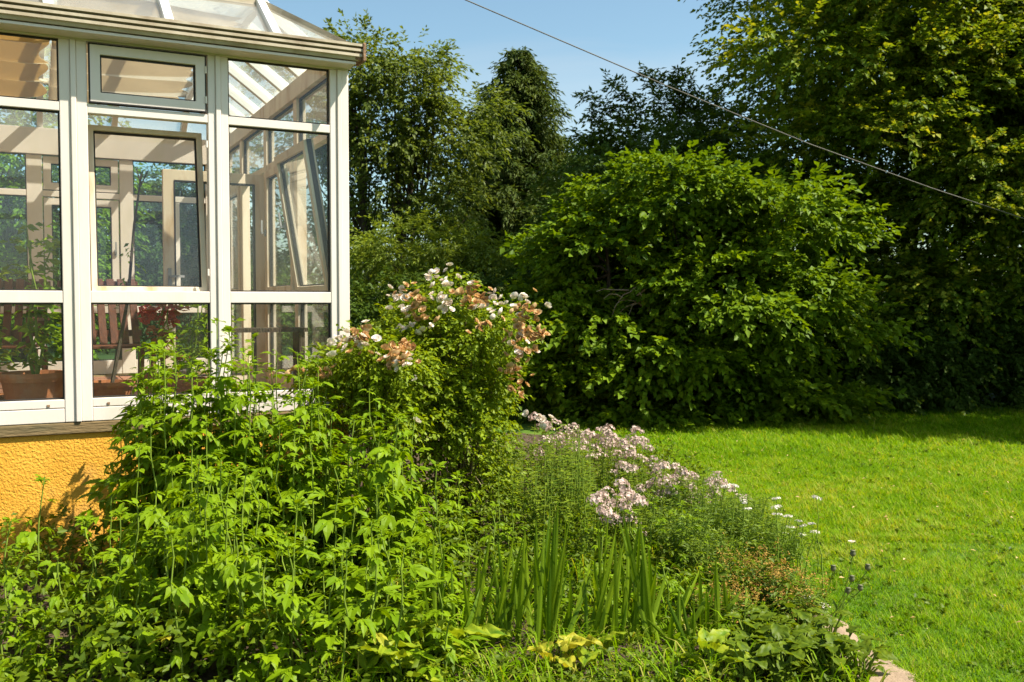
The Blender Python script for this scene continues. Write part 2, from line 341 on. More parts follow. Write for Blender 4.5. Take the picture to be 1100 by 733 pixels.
# path of worn sandstone slabs along the bed
ys_ = np.arange(1.5, 4.95, .06)
lft = [(1.36+.06*max(0, y-3.6)+.03*math.sin(y*7)+random.uniform(-.015, .015), y) for y in ys_]
rgt = [(float(np.interp(y, [1.5, 3.2, 4.0, 4.3, 4.6, 4.95], [1.86, 1.82, 1.72, 1.66, 1.66, 1.52]))+.025*math.sin(y*11)+.02*math.sin(y*27)+random.uniform(-.015, .015), y) for y in ys_]
mb = MB(); n = len(ys_)
for k in range(n):
    for j in range(7):
        t = j/6; e = min(t, 1-t)*6; mb.v.append((lft[k][0]*(1-t)+rgt[k][0]*t, lft[k][1], .006+.016*min(1, e)+.004*math.sin(k*.9+j*1.7)*min(1, e)))
mb.f = [(k*7+j, k*7+j+1, (k+1)*7+j+1, (k+1)*7+j) for k in range(n-1) for j in range(6)]
tag(mb.build('path', M['path'], smooth=True), kind='structure')

# ------------------------------------------------------------------ the conservatory
CX, CY, CA = -1.145, 6.56, math.atan2(.454, .891)
DP = 4.24; ZS = .875; FL = .86; ZT = 3.19; ZE = 3.30; LW = 4.33
cons = empty('conservatory', (CX, CY, 0), 'white framed glass conservatory on an orange roughcast base wall', 'conservatory', rz=CA)
front = lambda a, b, z: (-a, b, z)
right = lambda a, b, z: (-b, a, z)
back = lambda a, b, z: (-a, DP-b, z)
def local2world(w, d, z): 
    return Vector((CX-.891*w-.454*d, CY-.454*w+.891*d, z))
def tilted(fn, z0, ang):
    def g(a, b, z):
        h = z-z0; return fn(a, b*math.cos(ang)+h*math.sin(ang), z0+h*math.cos(ang)-b*math.sin(ang))
    return g
def pane(fn, a0, a1, z0, z1, b=.035, gm='glass', parent=None, seal=True):
    mb = MB(); mb.box(a0, a1, b, b+.006, z0, z1, fn); p = mb.build('glass_pane', M[gm], parent or cons)
    if seal and parent is None:
        mb = MB(); mb.ring(a0, a1, z0, z1, .009, b-.010, b+.016, fn); mb.build('seal', M['seal'], cons)
    elif seal:
        mb = MB(); mb.ring(a0, a1, z0, z1, .009, b-.010, b+.016, fn); mb.build('seal', M['seal'], parent)
    return p
def sash(fn, a0, a1, z0, z1, tilt=0, w=.055, gm='glass', b0=-.008, handle=None, mt='pvc'):
    g = tilted(fn, z0, tilt) if tilt else fn
    mb = MB(); mb.ring(a0, a1, z0, z1, w, b0, b0+.07, g); o = mb.build('window_sash', M[mt], cons, bev=.004)
    pane(g, a0+w, a1-w, z0+w, z1-w, b0+.03, gm, o)
    mb = MB(); mb.ring(a0-.003, a1+.003, z0-.003, z1+.003, .008, b0-.002 if not tilt else b0+.015, b0+.05, g); mb.build('seal', M['seal'], o)
    if handle:
        s = a0+w*.5 if handle == 'a0' else a1-w*.5; zc = (z0+z1)/2
        mb = MB(); mb.box(s-.012, s+.012, b0+.07, b0+.085, zc-.03, zc+.03, g); mb.box(s-.008, s+.008, b0+.085, b0+.115, zc-.008, zc+.008, g); mb.box(s-.008, s+.008, b0+.10, b0+.115, zc-.01, zc+.11, g)
        mb.build('handle', M['steel'], o)
    return o
def mullion(fn, a0, a1, z0=ZS, z1=ZT, split=True, mt='pvc'):
    mb = MB(); 
    if split:
        c = (a0+a1)/2; e = .016
        mb.box(a0, c-e, 0, .075, z0, z1, fn); mb.box(c+e, a1, 0, .075, z0, z1, fn); mb.box(c-e, c+e, -.012, .06, z0, z1, fn)
    else: mb.box(a0, a1, 0, .075, z0, z1, fn)
    return mb.build('mullion', M[mt], cons, bev=.005)
def transom(fn, a0, a1, z0, z1, b1=.07, mt='pvc'):
    mb = MB(); mb.box(a0, a1, .003, b1, z0, z1, fn); return mb.build('transom', M[mt], cons, bev=.004)
# front wall -----------------------------------------------------------------
fm = [(-.027, .104), (.777, .906), (1.613, 1.768), (2.475, 2.615), (3.325, 3.465), (4.19, 4.33)]
for a0, a1 in fm: mullion(front, a0, a1)
Z2a, Z2b, Z1a, Z1b, ZR = 1.602, 1.676, 2.758, 2.813, 1.015
for i in range(5):
    a0, a1 = fm[i][1], fm[i+1][0]
    tilt = (i == 1)
    transom(front, a0, a1, ZS, ZR-.055); transom(front, a0, a1, ZR-.052, ZR, .08)
    transom(front, a0, a1, Z2a, Z2b); transom(front, a0, a1, Z1a, Z1b)
    pane(front, a0, a1, ZR, Z2a)
    if i in (1, 3):
        sash(front, a0+.012, a1-.012, Z1b+.012, ZT-.012, 0, .062)
        sash(front, a0+.008, a1-.008, Z2b+.004, Z1a-.012, R(9.0) if tilt else 0, .034, b0=.045 if tilt else .02, mt='pine' if tilt else 'pvc')
    else:
        pane(front, a0, a1, Z1b, ZT); pane(front, a0, a1, Z2b, Z1a)
    for s in (a0+.09, a1-.09):                                    # drain caps in the bottom rail
        mb = MB(); mb.box(s-.008, s+.008, -.001, .006, ZR-.042, ZR-.028, front); mb.build('drain_cap', M['rust'], cons)
def beam(fn, a0, a1, z0, z1, b0=.0, b1=.09, mt='pvc'):
    mb = MB(); mb.box(a0, a1, b0, b1, z0, z1, fn); return mb.build('eaves_beam', M[mt], cons, bev=.004)
beam(front, -.027, LW, ZT, ZE+.03)
for z in (1.80, 2.62, 2.90, 3.09):                                 # hinges of the middle bay's sashes
    mb = MB(); mb.tube([front(.918, -.012, z-.022), front(.918, -.012, z+.022)], .007, 8); mb.build('hinge', M['pvc'], cons)
# right wall (its inner face shows through the front glass) -------------------
rm = [(.078, .12), (1.02, 1.12), (2.08, 2.18), (3.14, 3.24), (4.10, 4.163)]
for a0, a1 in rm: mullion(right, a0, a1, split=False, mt='pine')
for i in range(4):
    a0, a1 = rm[i][1], rm[i+1][0]
    transom(right, a0, a1, ZS, ZR, mt='pine'); transom(right, a0, a1, Z1a, Z1b, mt='pine')
    pane(right, a0, a1, Z1b, ZT)
    if i == 2: continue                                            # doorway: its leaf stands open inside
    transom(right, a0, a1, Z2a, Z2b, mt='pine'); pane(right, a0, a1, ZR, Z2a)
    sash(right, a0+.01, a1-.01, Z2b+.006, Z1a-.01, R(9) if i == 0 else 0, .06, b0=.02, handle='a1', mt='pine')
beam(right, .092, DP-.102, ZT, ZE+.028, mt='pine')
# back wall -------------------------------------------------------------------
bm_ = [(-.027, .03), (.13, .25), (.97, 1.10), (1.81, 1.95), (2.65, 2.79), (3.49, 3.63), (4.20, 4.33)]
for a0, a1 in bm_: mullion(back, a0, a1, z1=3.07, split=False)
for i in range(6):
    a0, a1 = bm_[i][1], bm_[i+1][0]
    transom(back, a0, a1, ZS, ZR)
    if a1-a0 < .2: pane(back, a0, a1, ZR, 3.07, gm='glass_blue'); continue
    transom(back, a0, a1, 1.50, 1.57); transom(back, a0, a1, 2.66, 2.72); pane(back, a0, a1, ZR, 1.50, gm='glass_blue')
    if i % 2 == 0:
        sash(back, a0+.01, a1-.01, 2.73, 3.06, 0, .07, 'glass_blue'); sash(back, a0+.01, a1-.01, 1.58, 2.65, 0, .07, 'glass_blue', handle='a0')
    else:
        pane(back, a0, a1, 2.72, 3.07, gm='glass_blue'); 
        mb = MB(); c = a0+(a1-a0)*.42; mb.box(c-.035, c+.035, .0, .072, 1.575, 2.655, back); mb.build('mullion', M['pvc'], cons, bev=.004)
        pane(back, a0, c-.035, 1.57, 2.66, gm='glass_blue'); pane(back, c+.035, a1, 1.57, 2.66, gm='glass_blue')
beam(back, -.027, LW, 3.07, ZE+.03, 0, .10)
# base walls, ledge, floor, closing wall --------------------------------------
mb = MB(); mb.box(-.02, LW, .02, .25, -.1, .80, front); mb.build('base_wall', M['stucco'], cons)
mb = MB(); mb.box(.252, DP-.022, .02, .25, -.1, .80, right); mb.build('base_wall', M['stucco'], cons)
mb = MB(); mb.box(-.02, LW, .02, .25, -.1, .80, back); mb.build('base_wall', M['stucco'], cons)
mb = MB(); mb.box(-.035, LW, .0, .28, .803, ZS-.004, front); mb.build('ledge', M['ledge'], cons, bev=.006)
mb = MB(); mb.box(.283, DP-.28, .0, .28, .803, ZS-.004, right); mb.build('ledge', M['ledge'], cons, bev=.006)
mb = MB(); mb.box(-.035, LW, .0, .28, .803, ZS-.004, back); mb.build('ledge', M['ledge'], cons, bev=.006)
for i in range(14):                                                # tiled floor
    for j in range(13):
        mb_x = .285+i*.29; mb_y = .285+j*.283
        if i == 0 and j == 0:
            mb = MB(); mb.box(-.140, .140, -.137, .137, -.03, .006); tm = mb.mesh('floor_tile')
        o = link('floor_tile', tm, M['tile'], cons); o.location = (-mb_x-.145, mb_y+.14, FL+random.uniform(-.001, .002))
mb = MB(); mb.box(-LW, .0-.28, .28, DP-.28, .3, FL-.026); mb.build('floor_base', M['ledge'], cons)
mb = MB(); mb.box(LW+.003, LW+.25, -.02, DP+.02, -.1, 3.9, front); mb.build('end_wall', M['stucco'], cons)
# gutter: ribbed strip, front and right side ------------------------------------
prof = [(-.06, 3.275), (-.175, 3.262), (-.185, 3.285), (-.200, 3.290), (-.200, 3.312), (-.172, 3.316), (-.172, 3.326), (-.206, 3.331), (-.206, 3.352), (-.176, 3.356), (-.176, 3.366), (-.212, 3.371), (-.212, 3.392), (-.19, 3.396), (-.03, 3.385)]
prof = [(b, 3.222+(z-3.262)*.8) for b, z in prof]
def gut(fn, a0, a1, name, m):
    mb = MB()
    for a in (a0, a1): mb.v += [fn(a, b, z) for b, z in prof]
    n = len(prof); mb.f = [(i, i+1, n+i+1, n+i) for i in range(n-1)]+[(n-1, 0, n, 2*n-1), tuple(range(n))[::-1], tuple(range(n, 2*n))]
    return mb.build(name, m, cons)
gut(front, -.062, LW, 'gutter', M['gutter']); gut(lambda a, b, z: (-b*.34, a, z-.002), -.19, DP+.1, 'gutter', M['rust']); gut(back, -.06, LW, 'gutter', M['gutter'])
mb = MB(); mb.box(-.084, -.0625, -.218, -.05, 3.215, 3.335, front); mb.build('gutter_cap', M['rust'], cons, bev=.004)
mb = MB(); mb.box(-.03, LW, -.16, -.001, 3.20, 3.216, front); mb.build('soffit', M['pvc'], cons)
mb = MB(); mb.tube([(.15, .05, 3.26), (.15, .08, 3.19), (.05, .10, 3.10), (.045, .12, 2.9)], .022, 8); 
# roof: steep glazed strip, then a low hipped top ---------------------------------
e0, z0 = -.03, 3.338; s1, z1 = .47, 3.70
X0, X1 = e0, LW; Y0, Y1 = e0, DP-e0
def roof_pane(p4, name='roof_pane'):
    p4 = [Vector(p) for p in p4]; n = (p4[1]-p4[0]).cross(p4[-1]-p4[0]).normalized()*.012
    k = len(p4); mb = MB(); mb.v = [tuple(p) for p in p4]+[tuple(p+n) for p in p4]
    mb.f = [tuple(range(k))[::-1], tuple(range(k, 2*k))]+[(i, (i+1) % k, k+(i+1) % k, k+i) for i in range(k)]
    return mb.build(name, M['roofglass'], cons)
rw = [.47, 1.14, 1.82, 2.50, 3.18, 3.86, LW]
pt = lambda w, d, z: (-w, d, z)
def rafter(a, b, w=.055, h=.09):
    mb = MB(); mb.bar(a, b, w, h); return mb.build('rafter', M['pvc_roof'], cons, bev=.004)
for i in range(len(rw)):
    if i < len(rw)-1:
        roof_pane([pt(rw[i]+.01, e0, z0), pt(rw[i+1]-.01, e0, z0), pt(rw[i+1]-.01, s1, z1), pt(rw[i]+.01, s1, z1)][::-1])
        roof_pane([pt(rw[i]+.01, Y1, z0), pt(rw[i+1]-.01, Y1, z0), pt(rw[i+1]-.01, DP-s1, z1), pt(rw[i]+.01, DP-s1, z1)])
        roof_pane([pt(rw[i]+.01, s1, z1), pt(rw[i+1]-.01, s1, z1), pt(rw[i+1]-.01, DP/2, z1+.16), pt(rw[i]+.01, DP/2, z1+.16)][::-1])
        roof_pane([pt(rw[i]+.01, DP-s1, z1), pt(rw[i+1]-.01, DP-s1, z1), pt(rw[i+1]-.01, DP/2, z1+.16), pt(rw[i]+.01, DP/2, z1+.16)])
    if i < len(rw)-1:
        rafter(pt(rw[i], e0, z0+.0), pt(rw[i], s1, z1+.0)); rafter(pt(rw[i], Y1, z0), pt(rw[i], DP-s1, z1))
        rafter(pt(rw[i], s1, z1), pt(rw[i], DP/2-.03, z1+.16)); rafter(pt(rw[i], DP-s1, z1), pt(rw[i], DP/2+.03, z1+.16))
roof_pane([pt(X0, Y0, z0), pt(.46, e0, z0), pt(.46, s1, z1)][::-1]); roof_pane([pt(X0, Y1, z0), pt(.46, Y1, z0), pt(.46, DP-s1, z1)])
rd = [.47, 1.02, 1.57, 2.12, 2.67, 3.22, DP-.47]
for i in range(6):
    roof_pane([pt(e0, rd[i]+.01, z0), pt(e0, rd[i+1]-.01, z0), pt(.46, rd[i+1]-.01, z1), pt(.46, rd[i]+.01, z1)])
for d in rd: rafter(pt(e0, d, z0), pt(.46, d, z1))
roof_pane([pt(e0, Y0, z0), pt(e0, .46, z0), pt(.46, .46, z1)]); roof_pane([pt(e0, Y1, z0), pt(e0, DP-.46, z0), pt(.46, DP-.46, z1)][::-1])
mb = MB(); mb.bar(pt(e0, e0, z0+.01), pt(.46, .46, z1+.01), .035, .05); mb.build('hip_bar', M['gutter'], cons)
mb = MB(); mb.bar(pt(e0, Y1, z0+.01), pt(.46, DP-.46, z1+.01), .05, .07); mb.build('hip_bar', M['pvc_roof'], cons)
for d in (s1, DP-s1):
    mb = MB(); mb.bar(pt(.44, d, z1+.01), pt(LW, d, z1+.01), .06, .05); mb.build('purlin', M['gutter'], cons)
mb = MB(); mb.bar(pt(.47, s1, z1+.01), pt(.47, DP-s1, z1+.01), .06, .05); mb.build('purlin', M['pvc_roof'], cons)
mb = MB(); mb.bar(pt(.47, DP/2, z1+.17), pt(LW, DP/2, z1+.17), .07, .05); mb.build('ridge_bar', M['pvc_roof'], cons)
roof_pane([pt(.48, s1, z1), pt(.48, DP-s1, z1), pt(.48, DP/2, z1+.16)])
# folded fabric sun blinds hung under the roof
def blind(w0, w1, d0, d1, zf, m, ph, name='roof_blind'):
    nw, nd = 24, 200; v = []; f = []
    for j in range(nd+1):
        d = d0+(d1-d0)*j/nd
        for i in range(nw+1):
            w = w0+(w1-w0)*i/nw; s = abs(math.sin(PI*(d-d0)/.50+ph)); e = math.exp(-(w-w0)/.12)
            z = zf(d)-.08*(s**1.0)*(1-.4*e)-.02*math.sin(w*3+j*.2)
            v.append(pt(w+.04*math.sin(j*.35)*e, d, z))
    for j in range(nd):
        for i in range(nw): k = j*(nw+1)+i; f.append((k, k+1, k+nw+2, k+nw+1))
    mb = MB(); mb.v = v; mb.f = f; o = mb.build(name, m, cons, smooth=True)
    a = o.data.attributes.new('tone', 'FLOAT', 'POINT'); a.data.foreach_set('value', [.75 if ((-q[1]-d0)/.50+ph/PI) % 1 > .58 else .0 for q in [(p[0], -p[1]) for p in v]])  # pale and beige bands by fold phase paint lit and unlit stripes into the cloth
    md = o.modifiers.new('cloth', 'SOLIDIFY'); md.thickness = .004; return o
zt = lambda d: z1-.09+.16*(1-abs(d-DP/2)/(DP/2-s1))
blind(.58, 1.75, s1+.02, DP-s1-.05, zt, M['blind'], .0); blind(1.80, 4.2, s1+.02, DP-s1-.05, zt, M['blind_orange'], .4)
def zs(d): return z0+(z1-z0)*(d-e0)/(s1-e0)-.07
def slope_blind(wa, wb):
    v = []; f = []
    for j in range(13):
        d = .02+.42*j/12
        for w in (wa, (wa+wb)/2, wb): v.append(pt(w, d, zs(d)-.012*abs(math.sin(j*PI/3)) - (.015 if w not in (wa, wb) else 0)))
    for j in range(12):
        for i in range(2): k = j*3+i; f.append((k, k+1, k+4, k+3))
    mb = MB(); mb.v = v; mb.f = f; o = mb.build('slope_blind', M['blind'], cons); md = o.modifiers.new('cloth', 'SOLIDIFY'); md.thickness = .003
# door leaf standing open, parallel to the front wall
dl = lambda a, b, z: (-a-.06, 2.20+b, z)
mb = MB(); mb.ring(0, .86, FL+.02, 2.74, .09, 0, .06, dl); door = mb.build('door', M['pine'], cons, bev=.004)
mb = MB(); mb.box(.09, .77, .025, .033, FL+.11, 2.65, dl); mb.build('glass_pane', M['glass'], door)
mb = MB(); mb.ring(.09, .77, FL+.11, 2.65, .010, -.004, .064, dl); mb.build('seal', M['seal'], door)
mb = MB(); mb.box(.80, .83, -.012, -.001, 1.7, 1.9, dl); mb.box(.70, .82, -.05, -.035, 1.82, 1.84, dl); mb.box(.808, .822, -.036, -.012, 1.82, 1.84, dl); mb.build('handle', M['steel'], door)
# sensor cord hanging across the left top pane
a = local2world(2.35, .25, 3.35)
mb = MB(); mb.tube(curve(local2world(2.30, .3, 3.40), local2world(2.52, .3, 2.85), -.02, 6), .006, 5); tag(mb.build('cord', M['seal']), 'thin dark cord hanging behind the top left pane of the conservatory', 'cord')

# ------------------------------------------------------------------ things inside the conservatory
def pot(label, w, d, r, h, m, group=None, square=False, soil=True):
    p = local2world(w, d, FL+.01); root = empty('plant_pot', p, label, 'plant pot', group)
    mb = MB(); mb.lathe([(0, 0), (r*.72, 0), (r*.95, h*.82), (r*1.07, h*.82), (r*1.10, h*.9), (r*1.07, h), (r*.95, h), (r*.93, h*.9), (0, h*.9)], n=28); mb.build('body', m, root, smooth=False, bev=0)
    if soil:
        mb = MB(); mb.lathe([(r*.92, h*.905), (r*.5, h*.93), (0, h*.92)], n=16); mb.build('soil', M['soil'], root)
    return p+Vector((0, 0, h*.9))
def house_plant(p, h, label, n, leaf, m, spread=.25, bare=.2, name='house_plant', stems=3, aspect=.5):
    root = empty(name, p, label, 'plant'); mb = MB(); O = []; A = []
    for s in range(stems):
        e = np.array([random.uniform(-spread, spread)*.6, random.uniform(-spread, spread)*.6, h*random.uniform(.8, 1)])
        c = curve((random.uniform(-.02, .02), random.uniform(-.02, .02), -.02), e, 0, 7, .02); mb.tube(c, np.linspace(.012, .004, 7), 5)
        for q in range(n//stems):
            t = random.uniform(bare, 1); i = min(int(t*6), 5); pp = c[i]+(c[i+1]-c[i])*(t*6-i); O.append(pp); th = random.uniform(0, 2*PI); A.append((math.cos(th), math.sin(th), .3))
    mb.build('stem', M['stem'], root)
    V, T, t = sprays(np.array(O), np.array(A), spread*.7, 5, leaf, aspect, .3)
    link('foliage', np_mesh('foliage', V, T, t), m, root); return root
p = pot('large terracotta pot with a thick rim behind the left bottom pane', 1.93, .42, .20, .29, M['terra'])
house_plant(p, 1.05, 'glossy dark leaved plant growing from the large terracotta pot', 60, .08, M['l_stem'], .26, .08)
p = pot('dark plastic pot at the left edge behind the glass', 2.32, .62, .13, .27, M['darkpot'])
house_plant(p, .55, 'bushy plant in the dark pot at the left edge of the picture', 150, .06, M['l_olive'], .36, .1)
p = pot('small clay pot standing left of the large terracotta pot', 2.10, .75, .09, .13, M['terra'])
p = pot('clay pot with a tall thin trunk behind the middle bay', 1.46, .62, .14, .20, M['terra'])
root = empty('thin_tree', p, 'thin leaning bare trunk seen through the middle window', 'plant')
mb = MB(); e = local2world(1.22, .9, 2.52)-p; mb.tube([(0, 0, -.02), e*.4+Vector((.03, 0, 0)), e*.75, e], [.013, .011, .009, .006], 6); mb.tube([e*.93, e+Vector((.05, 0, .03))], [.006, .003], 5); mb.tube([e*.96, e+Vector((-.04, 0, .05))], [.006, .003], 5); mb.build('stem', M['bark'], root)
O = np.array([tuple(e*t) for t in (.35, .42, .5, .58, .62, .66)]); A = rng.normal(size=(6, 3)); V, T, t = sprays(O, A, .12, 6, .045, .5); link('foliage', np_mesh('foliage', V, T, t), M['l_stem'], root)
p = pot('little clay pot with a round cactus near the middle sill', 1.40, .22, .065, .075, M['terra'])
root = empty('cactus', p, 'small round pale cactus in its little clay pot', 'cactus'); mb = MB()
n = 18
for i in range(7):
    ph = PI/2*i/6
    for j in range(n): t = 2*PI*j/n; rr = .045*math.cos(ph)*(1+.12*(j % 2)); mb.v.append((rr*math.cos(t), rr*math.sin(t), .05*math.sin(ph)))
mb.f = [(i*n+j, i*n+(j+1) % n, (i+1)*n+(j+1) % n, (i+1)*n+j) for i in range(6) for j in range(n)]; mb.build('body', M['pod'], root)
# red-brown slatted garden chair, folded back
def slat_chair(w, d, rz, label):
    root = empty('garden_chair', local2world(w, d, FL+.008), label, 'chair', rz=CA+rz)
    for i in range(7):
        x = -.24+.08*i; mb = MB(); mb.bar((x, .18, .42), (x, .32, .92), .055, .018, (0, 1, 0)); mb.build('back_slat', M['redwood'], root, bev=.003)
    for i in range(6):
        y = -.2+i*.07; mb = MB(); mb.box(-.26, .26, y, y+.055, .40, .418); mb.build('seat_slat', M['redwood'], root, bev=.003)
    for z, t in ((.5, .215), (.88, .325)): mb = MB(); mb.box(-.29, .29, t, t+.022, z-.025, z+.025); mb.build('back_rail', M['redwood'], root)
    for sx in (-.27, .27):
        for y in (-.2, .2): mb = MB(); mb.bar((sx, y, 0), (sx, y*.8, .40), .04, .04, (0, 1, 0)); mb.build('leg', M['redwood'], root)
        mb = MB(); mb.box(sx-.03, sx+.03, -.22, .22, .60, .622); mb.build('armrest', M['redwood'], root)
slat_chair(1.42, 1.35, R(8), 'red brown slatted garden chair behind the middle bottom pane')
slat_chair(2.15, 1.7, R(-12), 'red brown slatted garden chair behind the large terracotta pot')
p = pot('clay pot of red flowers beside the garden chair', 1.12, .95, .13, .22, M['terra'])
rt = house_plant(p, .62, 'red flowered pot plant beside the garden chair', 30, .07, M['redleaf'], .2, .2, 'flowering_plant')
V, T, t = sprays(np.array([[random.uniform(-.13, .13), random.uniform(-.1, .1), random.uniform(.40, .62)] for _ in range(40)]), rng.normal(size=(40, 3)), .03, 6, .045, .8); link('flowers', np_mesh('flowers', V, T, t), M['redpetal'], rt)
p = pot('clay pot of a leafy plant behind the right half of the middle bay', 1.0, .4, .13, .22, M['terra'])
house_plant(p, .62, 'leafy green plant behind the right half of the middle pane', 70, .065, M['l_stem'], .3, .1)
# bench / shelf seen low in the right pane
p = pot('clay pot of a dark bushy plant behind the left pane, further in', 2.35, 1.2, .16, .26, M['terra'])
house_plant(p, .8, 'dark bushy pot plant further in behind the left pane', 140, .07, M['l_stem'], .4, .05)
root = empty('plant_shelf', local2world(.42, .75, FL+.008), 'narrow wooden plant shelf behind the right bottom pane', 'shelf', rz=CA)
mb = MB(); mb.box(-.32, .32, -.12, .12, .52, .55); mb.build('shelf_board', M['bark'], root)
for sx in (-.28, .28): mb = MB(); mb.box(sx-.02, sx+.02, -.1, .1, 0, .52); mb.build('leg', M['bark'], root)

# ------------------------------------------------------------------ trees and shrubs
def P0(x, Y): return ((x-550)/F*Y, Y, -.02)
# big linden on the right
tree('linden_tree', 'huge linden with yellowish blossom filling the upper right, cable across it', 'tree', (9.4, 16.6, 0), 9, .38,
     [(-2.4, -.8, 3.6, 2.9, 2.0, 2.2, 75), (-2.6, 0, 7.0, 2.7, 2.8, 3.0, 110), (2.2, -.5, 6.4, 3.8, 3.0, 3.4, 130), (-.6, .5, 10.3, 4.4, 3.4, 3.0, 120), (0, -.9, 2.4, 3.4, 1.8, 1.7, 70), (0, .8, 6.5, 2.6, 1.6, 4.5, 120)]+[(lambda p: (p.x-9.4, p.y-16.6, p.z+.02, .45, .4, .25, 3))(px(x, y, 14.2+.5*random.random())) for x, y in ((875, 150), (940, 85), (1000, 62), (1010, 312), (970, 325), (1055, 180), (930, 20), (950, 145), (1085, 60), (860, 60))],
     .092, .75, M['l_linden'], 1.0, 40, 19, .55, low=-.8, limbs=50, limb_r=.07, droop=.2, up=.9, flat=.36, hang=.18)
# elm shrub mass in front
elm_lobe = lambda x, y, Y, rx, ry, rz, n: (lambda p: (p.x-2.3, p.y-13.1, p.z+.02, rx, ry, rz, n))(px(x, y, Y))
tree('elm_shrub', 'broad bright green bush with drooping layered branches at the lawn edge', 'bush', (2.3, 13.1, 0), 2.2, .08,
     [elm_lobe(735, 222, 13.2, .95, .8, .50, 15), elm_lobe(845, 245, 13.1, .75, .8, .55, 13), elm_lobe(655, 275, 13.3, .85, .8, .50, 15), elm_lobe(775, 315, 12.8, .95, .8, .50, 18), elm_lobe(865, 350, 12.9, .60, .7, .75, 14),
      elm_lobe(665, 365, 13.0, .85, .8, .55, 16), elm_lobe(590, 320, 13.5, .55, .7, .65, 11), elm_lobe(745, 400, 12.9, 1.2, .8, .45, 20), elm_lobe(600, 400, 13.4, .8, .7, .55, 14), elm_lobe(850, 430, 13.0, .7, .7, .30, 10), elm_lobe(740, 330, 14.1, 1.7, .4, 1.1, 34), elm_lobe(690, 440, 13.1, 1.4, .7, .25, 14)],
     .105, .70, M['l_elm'], .50, 32, 14, .40, up=.9, flat=.30, hang=.2, droop=.25, low=-.6, limbs=40, limb_r=.022, trunks=[(-.6, 0, -1.0, 0, 2.4, .05), (0, .1, .2, .1, 2.9, .06), (.5, 0, 1.0, 0, 2.5, .05)])
# dark tree with arching shoots
def shoots(bx, by, bz):
    parts = []
    for (x0, y0, x1, y1) in ((690, 150, 628, 100), (700, 140, 655, 86), (712, 130, 694, 76), (722, 140, 745, 92), (740, 120, 722, 78), (660, 180, 620, 150), (655, 170, 640, 118), (735, 160, 775, 96)):
        a = np.array(px(x0, y0, 19.4))-np.array([bx, by, bz]); b = np.array(px(x1, y1, 19.2+random.uniform(-.5, .5)))-np.array([bx, by, bz])
        c = curve(a, b, .18, 9); n = 5
        for i in range(8): parts.append(sprays(np.repeat(c[i:i+1], n, 0)+rng.normal(0, .05, (n, 3)), np.repeat((c[i+1]-c[i])[None], n, 0)+rng.normal(0, .1, (n, 3)), .3, 10, .13, .35, .5))
    return join(parts)
tree('dark_tree', 'dark leafy tree with feathery arching shoot tips between spruce and linden', 'tree', (2.9, 19.6, 0), 4, .14,
     [(-.2, 0, 3.6, 1.9, 1.5, 1.5, 90), (.4, 0, 4.9, 1.5, 1.2, .9, 50), (-.2, 0, 1.8, 1.9, 1.5, 1.3, 60), (1.6, 0, 3.2, 1.3, 1.2, 1.9, 50)],
     .12, .42, M['l_dark'], .5, 12, 14, .5, low=-.7, extra=shoots, limbs=30)
# spruce
def spruce(base, H, Rb, label):
    root = empty('spruce_tree', base, label, 'tree'); mb = MB(); mb.tube([(0, 0, -.1), (0, 0, H*.5), (0, 0, H*.98)], [.17, .1, .02], 8); mb.build('trunk', M['bark'], root)
    O = []; A = []; L = []; T = []; z = .4; br = MB()
    while z < H-.05:
        f = 1-z/H; rl = Rb*(f**.72)*1.05+.10; nb = int(12+9*f)
        for i in range(nb):
            th = random.uniform(0, 2*PI); l = rl*random.uniform(.55, 1.22); tn = random.random()
            p1 = np.array([math.cos(th)*l, math.sin(th)*l, z-l*.10+.1*f]); c = curve((0, 0, z), p1, -.05*l, 6)
            if random.random() < .25: br.tube(c, np.linspace(.018, .005, 6), 4, False)
            ns = max(4, int(l*13))
            for q in range(ns):
                t = (q+random.random())/ns; t = .18+.82*t; i0 = min(int(t*5), 4); pp = c[i0]+(c[i0+1]-c[i0])*(t*5-i0)
                d = np.array([math.cos(th), math.sin(th), -.05]); sd = np.array([-math.sin(th), math.cos(th), 0])*random.choice((-1, 1))
                O.append(pp); A.append(d*.7+sd*random.uniform(.2, .9)*(1-t*.6)+np.array([0, 0, random.uniform(-.75, .15)])); L.append((.30+.25*random.random())*(.5+.5*min(1, l))); T.append(tn)
        z += .15+.05*f
    V, F_, t = sprays(np.array(O), np.array(A), np.array(L), 9, .17, .30, .35, np.array(T), .5)
    link('crown', np_mesh('crown', V, F_, t), M['l_spruce'], root); br.build('limbs', M['bark'], root); return root
b = P0(557, 27); spruce(b, px(555, 50, 27).z, 3.1, 'dark conical spruce standing alone against the blue sky')
# airy deciduous tree left of the spruce
def lobe(base, x, y, Y, rx, ry, rz, n):
    p = px(x, y, Y); return (p.x-base[0], p.y-base[1], p.z-base[2], rx, ry, rz, n)
b = P0(405, 20)
tree('ash_tree', 'airy deciduous tree with two bare trunks right beside the conservatory', 'tree', b, 5, .13,
     [lobe(b, 385, 75, 20, 1.0, .9, .65, 26), lobe(b, 440, 90, 20, .75, .7, .75, 26), lobe(b, 400, 140, 20, 1.3, 1.0, .9, 46), lobe(b, 468, 150, 20, .75, .7, .8, 28), lobe(b, 330, 130, 20.5, 1.2, 1.0, 1.4, 36), lobe(b, 480, 225, 20, .7, .6, .7, 20), lobe(b, 420, 210, 20, .8, .7, .6, 16), lobe(b, 370, 250, 20.5, 1.0, .8, .9, 22), lobe(b, 515, 130, 20.5, .35, .4, .5, 9)],
     .115, .5, M['l_left'], .46, 11, 14, .45, low=-.8, limbs=70, limb_r=.03, trunks=[(-.1, 0, -.35, 0, 5.4, .13), (.15, 0, .75, 0, 4.2, .10), (.2, .1, 1.15, .1, 5.0, .07)])
b = P0(462, 17)
